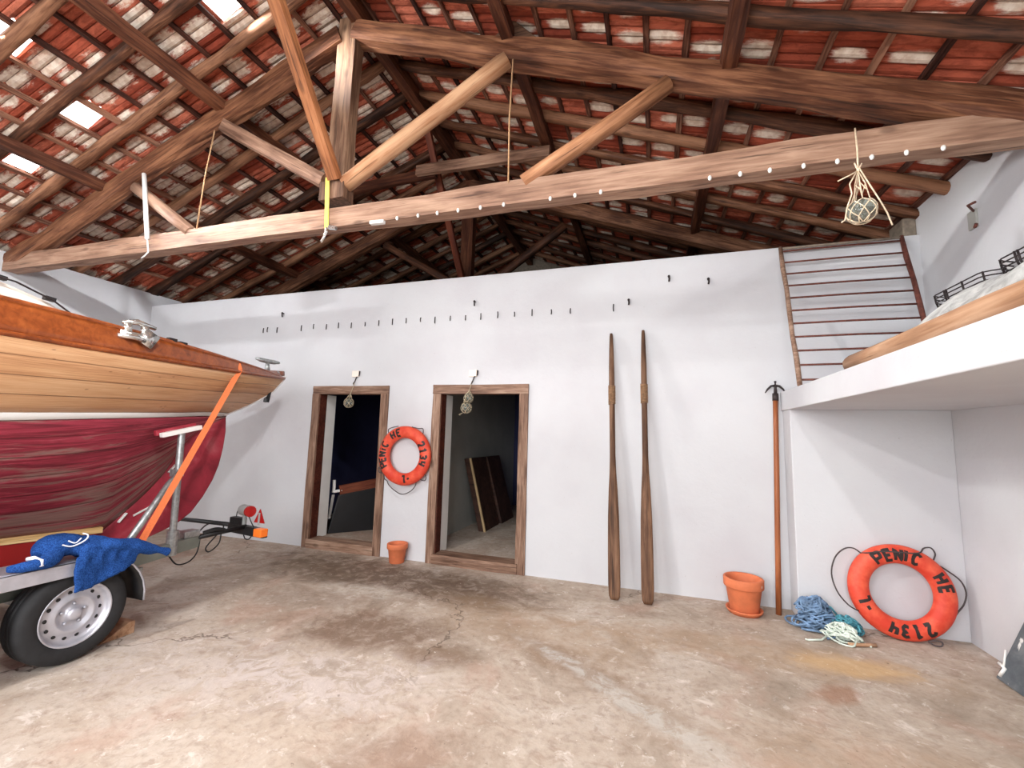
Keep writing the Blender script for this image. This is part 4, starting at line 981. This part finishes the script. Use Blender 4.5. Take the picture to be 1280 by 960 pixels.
# ------------------------------------------------------------------ trailer
tr_ = empty('boat_trailer', (CX, 1.5, 0), 'galvanised tandem boat trailer carrying the wooden boat', 'trailer')
for sd in (1, -1):
    x0 = CX+sd*.60; x1 = CX+sd*.39
    MB().obox((x0, YA-.6, .47), (x0, 2.12, .47), .06, .10).build('side_rail', M['green_grey'], tr_, bevel=.006)
    MB().obox((x0, 2.10, .47), (x1, 3.02, .47), .07, .10).build('rear_rail', M['green_grey'], tr_, bevel=.006)
    # fender and lip
    fx_ = CX+sd*.87
    mb = MB().box((min(fx_, fx_-sd*.24), -.3, .622), (max(fx_, fx_-sd*.24), 1.98, .636)).box((min(fx_, fx_-sd*.014), -.3, .545), (max(fx_, fx_-sd*.014), 1.98, .636))
    mb.build('fender', M['alu'], tr_, bevel=.004)
    mb = MB(); P = []
    for k in range(9):
        a = PI/2*k/8*1.05; P.append([(fx_-sd*q, 1.96+.34*math.sin(a), .29+.342*math.cos(a)) for q in (0, .12, .24)])
    mb.grid(P); mb.build('mud_flap', M['black'], tr_, smooth=True, solid=.012)
    MB().tube([(fx_, 1.96+.345*math.sin(PI/2*k/8*1.05), .29+.347*math.cos(PI/2*k/8*1.05)) for k in range(3, 9)], .007, 6).build('flap_edge', M['alu'], tr_, smooth=True)
    for wy in (1.94, 1.31, ):
        xo = CX+sd*.83
        ty = MB().lathe([(.185, -.16), (.20, -.168), (.25, -.168), (.278, -.155), (.288, -.135), (.2885, -.10), (.284, -.098), (.284, -.09), (.2885, -.088), (.290, -.06), (.286, -.058), (.286, -.05), (.290, -.048), (.288, -.02), (.278, .0), (.25, .012), (.20, .010), (.185, .0), (.185, -.16)], 48, (0, 0, 0), 'X')
        if sd < 0: ty.v = [V((-p.x, p.y, p.z)) for p in ty.v]
        ty.v = [p+V((xo, wy, .292)) for p in ty.v]
        tyo = ty.build('wheel', M['rubber'], tr_, smooth=True)
        tyo.data.polygons.foreach_set('use_smooth', [True]*len(tyo.data.polygons))
        rim = MB().lathe([(.186, -.15), (.186, .0), (.190, .006), (.188, .010), (.180, .006), (.172, -.012), (.165, -.03), (.150, -.034), (.118, -.022), (.104, -.012), (.094, -.014), (.080, -.034), (.060, -.040), (.046, -.036), (.038, -.022), (.034, -.008), (.022, -.004), (0, -.003)], 48, (0, 0, 0), 'X')
        for k in range(14):
            a = 2*PI*k/14; rim.ball((-.030, .138*math.cos(a), .138*math.sin(a)), .0125, 10, (.35, 1, 1), mi=1)  # black discs stand in for the shade inside the vent holes
        for k in range(5):
            a = 2*PI*k/5+.3; rim.ball((-.034, .062*math.cos(a), .062*math.sin(a)), .011, 8, (1, 1, 1), mi=0)
        if sd < 0: rim.v = [V((-p.x, p.y, p.z)) for p in rim.v]
        rim.v = [p+V((xo, wy, .292)) for p in rim.v]
        ro = rim.build('rim', [M['alu'], M['black']], tyo, smooth=True, loc=(xo, wy, .292)) if False else rim.build('rim', [M['alu'], M['black']], None, smooth=True)
        ro.parent = tyo; ro.location = -V(tr_.location)-(V(tyo.location)); ro.location = V((0, 0, 0))-V(tr_.location)-V(tyo.location)
for wy in (1.94, 1.31): MB().obox((CX-.7, wy, .30), (CX+.7, wy, .30), .06, .06).build('axle', M['galv'], tr_)
for wy in (.2, 1.62, 2.40): MB().obox((CX-.62, wy, .385), (CX+.62, wy, .385), .08, .07).build('cross_beam', M['galv'], tr_)
MB().tube([(-3.86, 2.74, .42), (-3.86, 2.74, .62)], .042, 12).tube([(-3.86, 2.74, .6), (-3.86, 2.72, 1.44)], .026, 12).box((-3.905, 2.69, 1.07), (-3.835, 2.76, 1.13)).build('support_post', M['galv'], tr_)
MB().tube([(-3.84, 2.72, 1.10), (-3.80, 2.62, 1.02), (-3.62, 2.18, .52)], .024, 10).build('post_brace', M['galv'], tr_, smooth=True)
MB().obox((-3.85, 2.55, 1.415), (-3.83, 2.86, 1.49), .05, .038).build('support_pad', M['white_paint'], tr_, bevel=.005)
MB().obox((-3.895, 2.53, 1.43), (-3.875, 2.84, 1.505), .04, .045).build('pad_facing', M['red_keel'], tr_, bevel=.006)
MB().box((-3.99, 2.86, .52), (-3.88, 3.0, .58)).build('rail_end_cap', M['galv'], tr_, bevel=.01)
MB().tube([(-3.93, 2.95, .50), (-3.83, 3.42, .53)], .022, 8).build('light_arm', M['black'], tr_, smooth=True)
MB().tube([(-5.4, 3.62, .47), (-4.0, 3.46, .52)], .022, 8).build('light_bar', M['black'], tr_, smooth=True)
tr_l = MB().obox((-4.07, 3.45, .50), (-3.56, 3.40, .49), .06, .085); tr_l.box((-4.03, 3.40, .54), (-3.87, 3.46, .61)); tr_l.build('light_board', M['black'], tr_, bevel=.006)
MB().tube([(-3.86, 3.42, .54), (-3.86, 3.42, .64)], .018, 8).tube([(-3.90, 3.43, .685), (-3.77, 3.39, .685)], .052, 14).build('lamp_housing', M['grey_plastic'], tr_, smooth=False)
MB().tube([(-3.775, 3.392, .685), (-3.745, 3.383, .685)], .053, 16).build('red_lamp', M['red_lens'], tr_)
MB().obox((-3.65, 3.385, .50), (-3.545, 3.375, .50), .08, .075).build('amber_lamp', M['amber'], tr_, bevel=.008)
MB().add([(-3.71, 3.395, .585), (-3.57, 3.385, .585), (-3.64, 3.39, .715), (-3.71, 3.405, .585), (-3.57, 3.395, .585), (-3.64, 3.40, .715)], [(0,1,2), (5,4,3), (0,3,4,1), (1,4,5,2), (2,5,3,0)]).build('reflector_triangle', M['red_lens'], tr_)
MB().add([(-3.65, 3.383, .565), (-3.628, 3.381, .565), (-3.628, 3.384, .68), (-3.65, 3.386, .68), (-3.65, 3.389, .565), (-3.628, 3.387, .565), (-3.628, 3.388, .68), (-3.65, 3.390, .68)], [(0,1,2,3), (7,6,5,4), (0,4,5,1), (1,5,6,2), (2,6,7,3), (3,7,4,0)]).build('reflector_stalk', M['grey_plastic'], tr_)
def loop(pts, r=.007):
    fine = []; pts = [V(p) for p in pts]
    for i in range(len(pts)-1):
        p0, p1, p2, p3 = pts[max(i-1, 0)], pts[i], pts[i+1], pts[min(i+2, len(pts)-1)]
        for q in range(6):
            s_ = q/6; fine.append(.5*((2*p1)+(p2-p0)*s_+(2*p0-5*p1+4*p2-p3)*s_*s_+(3*p1-p0-3*p2+p3)*s_**3))
    return fine+[pts[-1]]
mb = MB().tube(loop([(-3.86, 2.72, .43), (-3.86, 2.80, .33), (-3.88, 2.92, .32), (-3.90, 3.0, .38), (-3.91, 3.02, .50)]), .006, 6); mb.build('wiring', M['black'], tr_, smooth=True)
mb = MB().tube(loop([(-3.92, 3.0, .54), (-3.92, 3.08, .60), (-3.90, 3.16, .61), (-3.88, 3.22, .56), (-3.89, 3.16, .49), (-3.90, 3.08, .40), (-3.88, 3.10, .36), (-3.87, 3.18, .42), (-3.88, 3.2, .52)]), .006, 6)
mb.tube(loop([(-3.91, 3.05, .53), (-3.88, 3.14, .55), (-3.87, 3.22, .53)]), .022, 6)
mb.build('wiring', M['black'], tr_, smooth=True)
mb = MB().tube(loop([(-3.98, 3.43, .58), (-3.97, 3.43, .66), (-3.92, 3.42, .71), (-3.88, 3.42, .72)]), .005, 6); mb.build('wiring', M['black'], tr_, smooth=True); mb = MB().tube(loop([(-3.82, 3.41, .68), (-3.76, 3.40, .60), (-3.70, 3.39, .54)]), .005, 6)
mb.build('wiring', M['black'], tr_, smooth=True)
mb = MB().tube(loop([(-3.86, 3.42, .47), (-3.82, 3.41, .42), (-3.76, 3.40, .42), (-3.72, 3.39, .45)]), .006, 6)
mb.build('wiring', M['black'], tr_, smooth=True)
# strap over the bow
stp = empty('ratchet_strap', (-3.85, 3.2, 2.1), 'orange ratchet strap running from the bow deck down to the trailer', 'strap')
def ribbon(pts, w, side, name, mat):
    mb = MB(); 
    for a, b in zip(pts, pts[1:]): mb.obox(a, b, w, .004, up=side)
    return mb.build(name, mat, stp)
ribbon([(-4.80, 3.20, 2.135), (-4.33, 3.12, 2.165), (-3.95, 3.15, 2.13), (-3.865, 3.19, 2.125), (-3.835, 3.19, 2.06), (-3.66, 2.36, .60)], .05, (.9, 0, .44), 'webbing', M['orange_strap'])
MB().obox((-3.655, 2.34, .58), (-3.63, 2.44, .555), .05, .05).tube([(-3.655, 2.36, .6), (-3.64, 2.30, .53)], .012, 6).build('ratchet', M['red_plastic'], stp, bevel=.005)
# wheel chock
tag(MB().add([(-3.80, 2.14, 0), (-3.60, 2.14, 0), (-3.60, 2.36, 0), (-3.80, 2.36, 0), (-3.80, 2.32, .085), (-3.60, 2.32, .085), (-3.60, 2.36, .085), (-3.80, 2.36, .085)],
      [(3,2,1,0),(4,5,6,7),(0,1,5,4),(1,2,6,5),(2,3,7,6),(3,0,4,7)]).build('wheel_chock', M['log'], bevel=.004), 'pale wooden wedge behind the trailer wheel', 'wheel chock')
# towel
tw = empty('towel', (-3.52, 1.9, .64), 'blue towel bundled over the trailer fender above the wheel', 'towel')
mb = MB()
zt = .655
for k in range(8):
    a = k/7
    mb.tube(loop([(-3.52, 1.72, .70), (-3.57, 1.80, .75+.02*math.sin(k)), (-3.55, 1.93, .745-.01*k), (-3.50+.012*k, 2.08, .70), (-3.47+.01*k, 2.26+.02*k, .63-.008*k)]), [.03+.012*math.sin(i*.5+k) for i in range(25)], 8)
mb.ball((-3.56, 1.83, .73), .10, 14, (1.0, 1.25, .75)).ball((-3.52, 1.97, .70), .09, 14, (1.1, 1.4, .6)).ball((-3.55, 2.15, .655), .07, 12, (1.1, 2.2, .7))
mb.tube(loop([(-3.50, 1.80, .685), (-3.44, 1.70, .672), (-3.47, 1.62, .665), (-3.50, 1.58, .662)]), [.042, .044, .046, .045, .044, .042, .040, .038, .036, .034, .032, .030, .028, .026, .024, .023, .022, .021, .02], 8)
P = []
for i in range(9):
    v = i/8; row = []
    for k in range(11):
        u = k/10; y = 1.86+.36*u-.02*v; drop = (.245-.13*u)*v if True else 0
        if u < .12: drop *= .9
        row.append((-3.448+.012*math.sin(u*9+v*2)*v+.006, y+.03*v*(1-u), .668-drop))
    P.append(row)
for lay in (0, .016): mb.grid([[(p[0]+lay, p[1], p[2]) for p in r] for r in P])
for r in P: pass
for i in range(8):
    for k in range(10):
        mb.box((min(P[i][k][0], P[i+1][k][0])-.001, P[i][k][1]-.003, min(P[i+1][k][2], P[i+1][k+1][2])), (P[i][k][0]+.017, P[i][k+1][1]+.003, max(P[i][k][2], P[i][k+1][2])+.002))
for k in range(4): mb.tube(loop([(-3.52, 1.9+.08*k, .69), (-3.465, 1.91+.08*k, .69), (-3.44, 1.91+.08*k, .655), (-3.438, 1.91+.075*k, .60)]), .026, 8)
o = mb.build('cloth', M['blue_towel'], tw, smooth=True, merge=0, fix=True)
rm = o.modifiers.new('remesh', 'REMESH'); rm.mode = 'VOXEL'; rm.voxel_size = .009; rm.use_smooth_shade = True
sm_ = o.modifiers.new('smooth', 'SMOOTH'); sm_.factor = .6; sm_.iterations = 6
tx = bpy.data.textures.new('folds', 'CLOUDS'); tx.noise_scale = .09
dm = o.modifiers.new('folds', 'DISPLACE'); dm.texture = tx; dm.strength = .02; dm.mid_level = .5
MB().tube([(-3.49, 1.66, .70), (-3.455, 1.67, .708), (-3.42, 1.69, .69), (-3.415, 1.69, .66)], .012, 8).build('white_band', M['emblem'], tw, smooth=True)
MB().tube(loop([(-3.462, 1.80, .752), (-3.455, 1.84, .735), (-3.455, 1.885, .745), (-3.46, 1.92, .765), (-3.475, 1.93, .785), (-3.49, 1.91, .797)]), .0045, 6).tube(loop([(-3.47, 1.83, .77), (-3.455, 1.86, .752), (-3.46, 1.89, .775)]), .004, 6).build('emblem', M['emblem'], tw, smooth=True)

# ------------------------------------------------------------------ light
def area(name, loc, target, sx, sy, power, color=(1, 1, 1), spread=180):
    l = bpy.data.lights.new(name, 'AREA'); l.shape = 'RECTANGLE'; l.size = sx; l.size_y = sy; l.energy = power; l.color = color; l.spread = math.radians(spread)
    o = bpy.data.objects.new(name, l); C.objects.link(o); o.location = loc
    o.rotation_euler = (V(target)-V(loc)).to_track_quat('-Z', 'Y').to_euler(); return o
area('doorway_daylight', (-2.9, YF-.3, 2.3), (-2.9, 1.6, 0), 7.2, 2.6, 530, (.97, .985, 1), 160)
# daylight at the glass tiles, the last an added unseen floor light: (target, power, spread)
LEFT = [((-2.85, 3.08, 5.12), 9, 50), ((.3, YB, 1.3), 11, 45), ((XR, 3.9, .7), 7, 40), ((-5.05, 3.0, 3.48), 6, 50), ((XR, 3.6, 2.9), 32, 50), ((-.9, 2.0, 0), 95, 120)]
for i, ((hx, hy), (tgt, pw, sp_)) in enumerate(zip(HOLES, LEFT)):
    area('skylight_%d' % (i+1), (hx, hy, zroof(hx, .06)), tgt, .22, .18, pw, (1, .985, .96), sp_)
area('side_window_daylight', (XL+.06, .4, 2.75), (XL+4, 4.2, 1.6), 1.6, .8, 60, (.96, .98, 1), 160)  # added unseen fill lamp; the left wall has no window here
RIGHT = [((XL, 3.7, 2.8), 60, 60), ((.8, 1.6, 0), 65, 130), ((-3.8, 1.9, 1.5), 50, 80)]  # added fill lamps at the unseen right-slope tiles, for left wall, floor and hull
for i, ((hx, hy), (tgt, pw, sp_)) in enumerate(zip(HOLES_R, RIGHT)):
    area('skylight_right_%d' % (i+1), (hx, hy, zroof(hx, .06)), tgt, .28, .2, pw, (.97, .985, 1), sp_)
w = bpy.data.worlds.new('World'); sc.world = w; w.use_nodes = True
w.node_tree.nodes['Background'].inputs[0].default_value = (.85, .92, 1, 1); w.node_tree.nodes['Background'].inputs[1].default_value = .6

# ------------------------------------------------------------------ camera
yaw, pit, rol, fpx = -.3147, .1152, .0268, 544.873
cy, sy, cp, sp = math.cos(yaw), math.sin(yaw), math.cos(pit), math.sin(pit)
fw_ = V((sy*cp, cy*cp, sp)); r_ = V((cy, -sy, 0)); u_ = r_.cross(fw_)
r2 = r_*math.cos(rol)+u_*math.sin(rol); u2 = u_*math.cos(rol)-r_*math.sin(rol)
cam = bpy.data.cameras.new('Camera'); cam.sensor_width = 36; cam.lens = fpx/1280*36; cam.clip_start = .05
co = bpy.data.objects.new('Camera', cam); C.objects.link(co)
co.matrix_world = Matrix(((r2.x, u2.x, -fw_.x, 0), (r2.y, u2.y, -fw_.y, 0), (r2.z, u2.z, -fw_.z, 1.5), (0, 0, 0, 1)))
sc.camera = co
sc.view_settings.view_transform = 'Standard'; sc.view_settings.look = 'None'; sc.view_settings.gamma = 1
sc.view_settings.use_curve_mapping = False; sc.view_settings.exposure = 0.08
sc.cycles.max_bounces = 10; sc.cycles.diffuse_bounces = 5; sc.cycles.sample_clamp_indirect = 6; sc.cycles.caustics_reflective = False; sc.cycles.caustics_refractive = False
sc.cycles.use_denoising = True
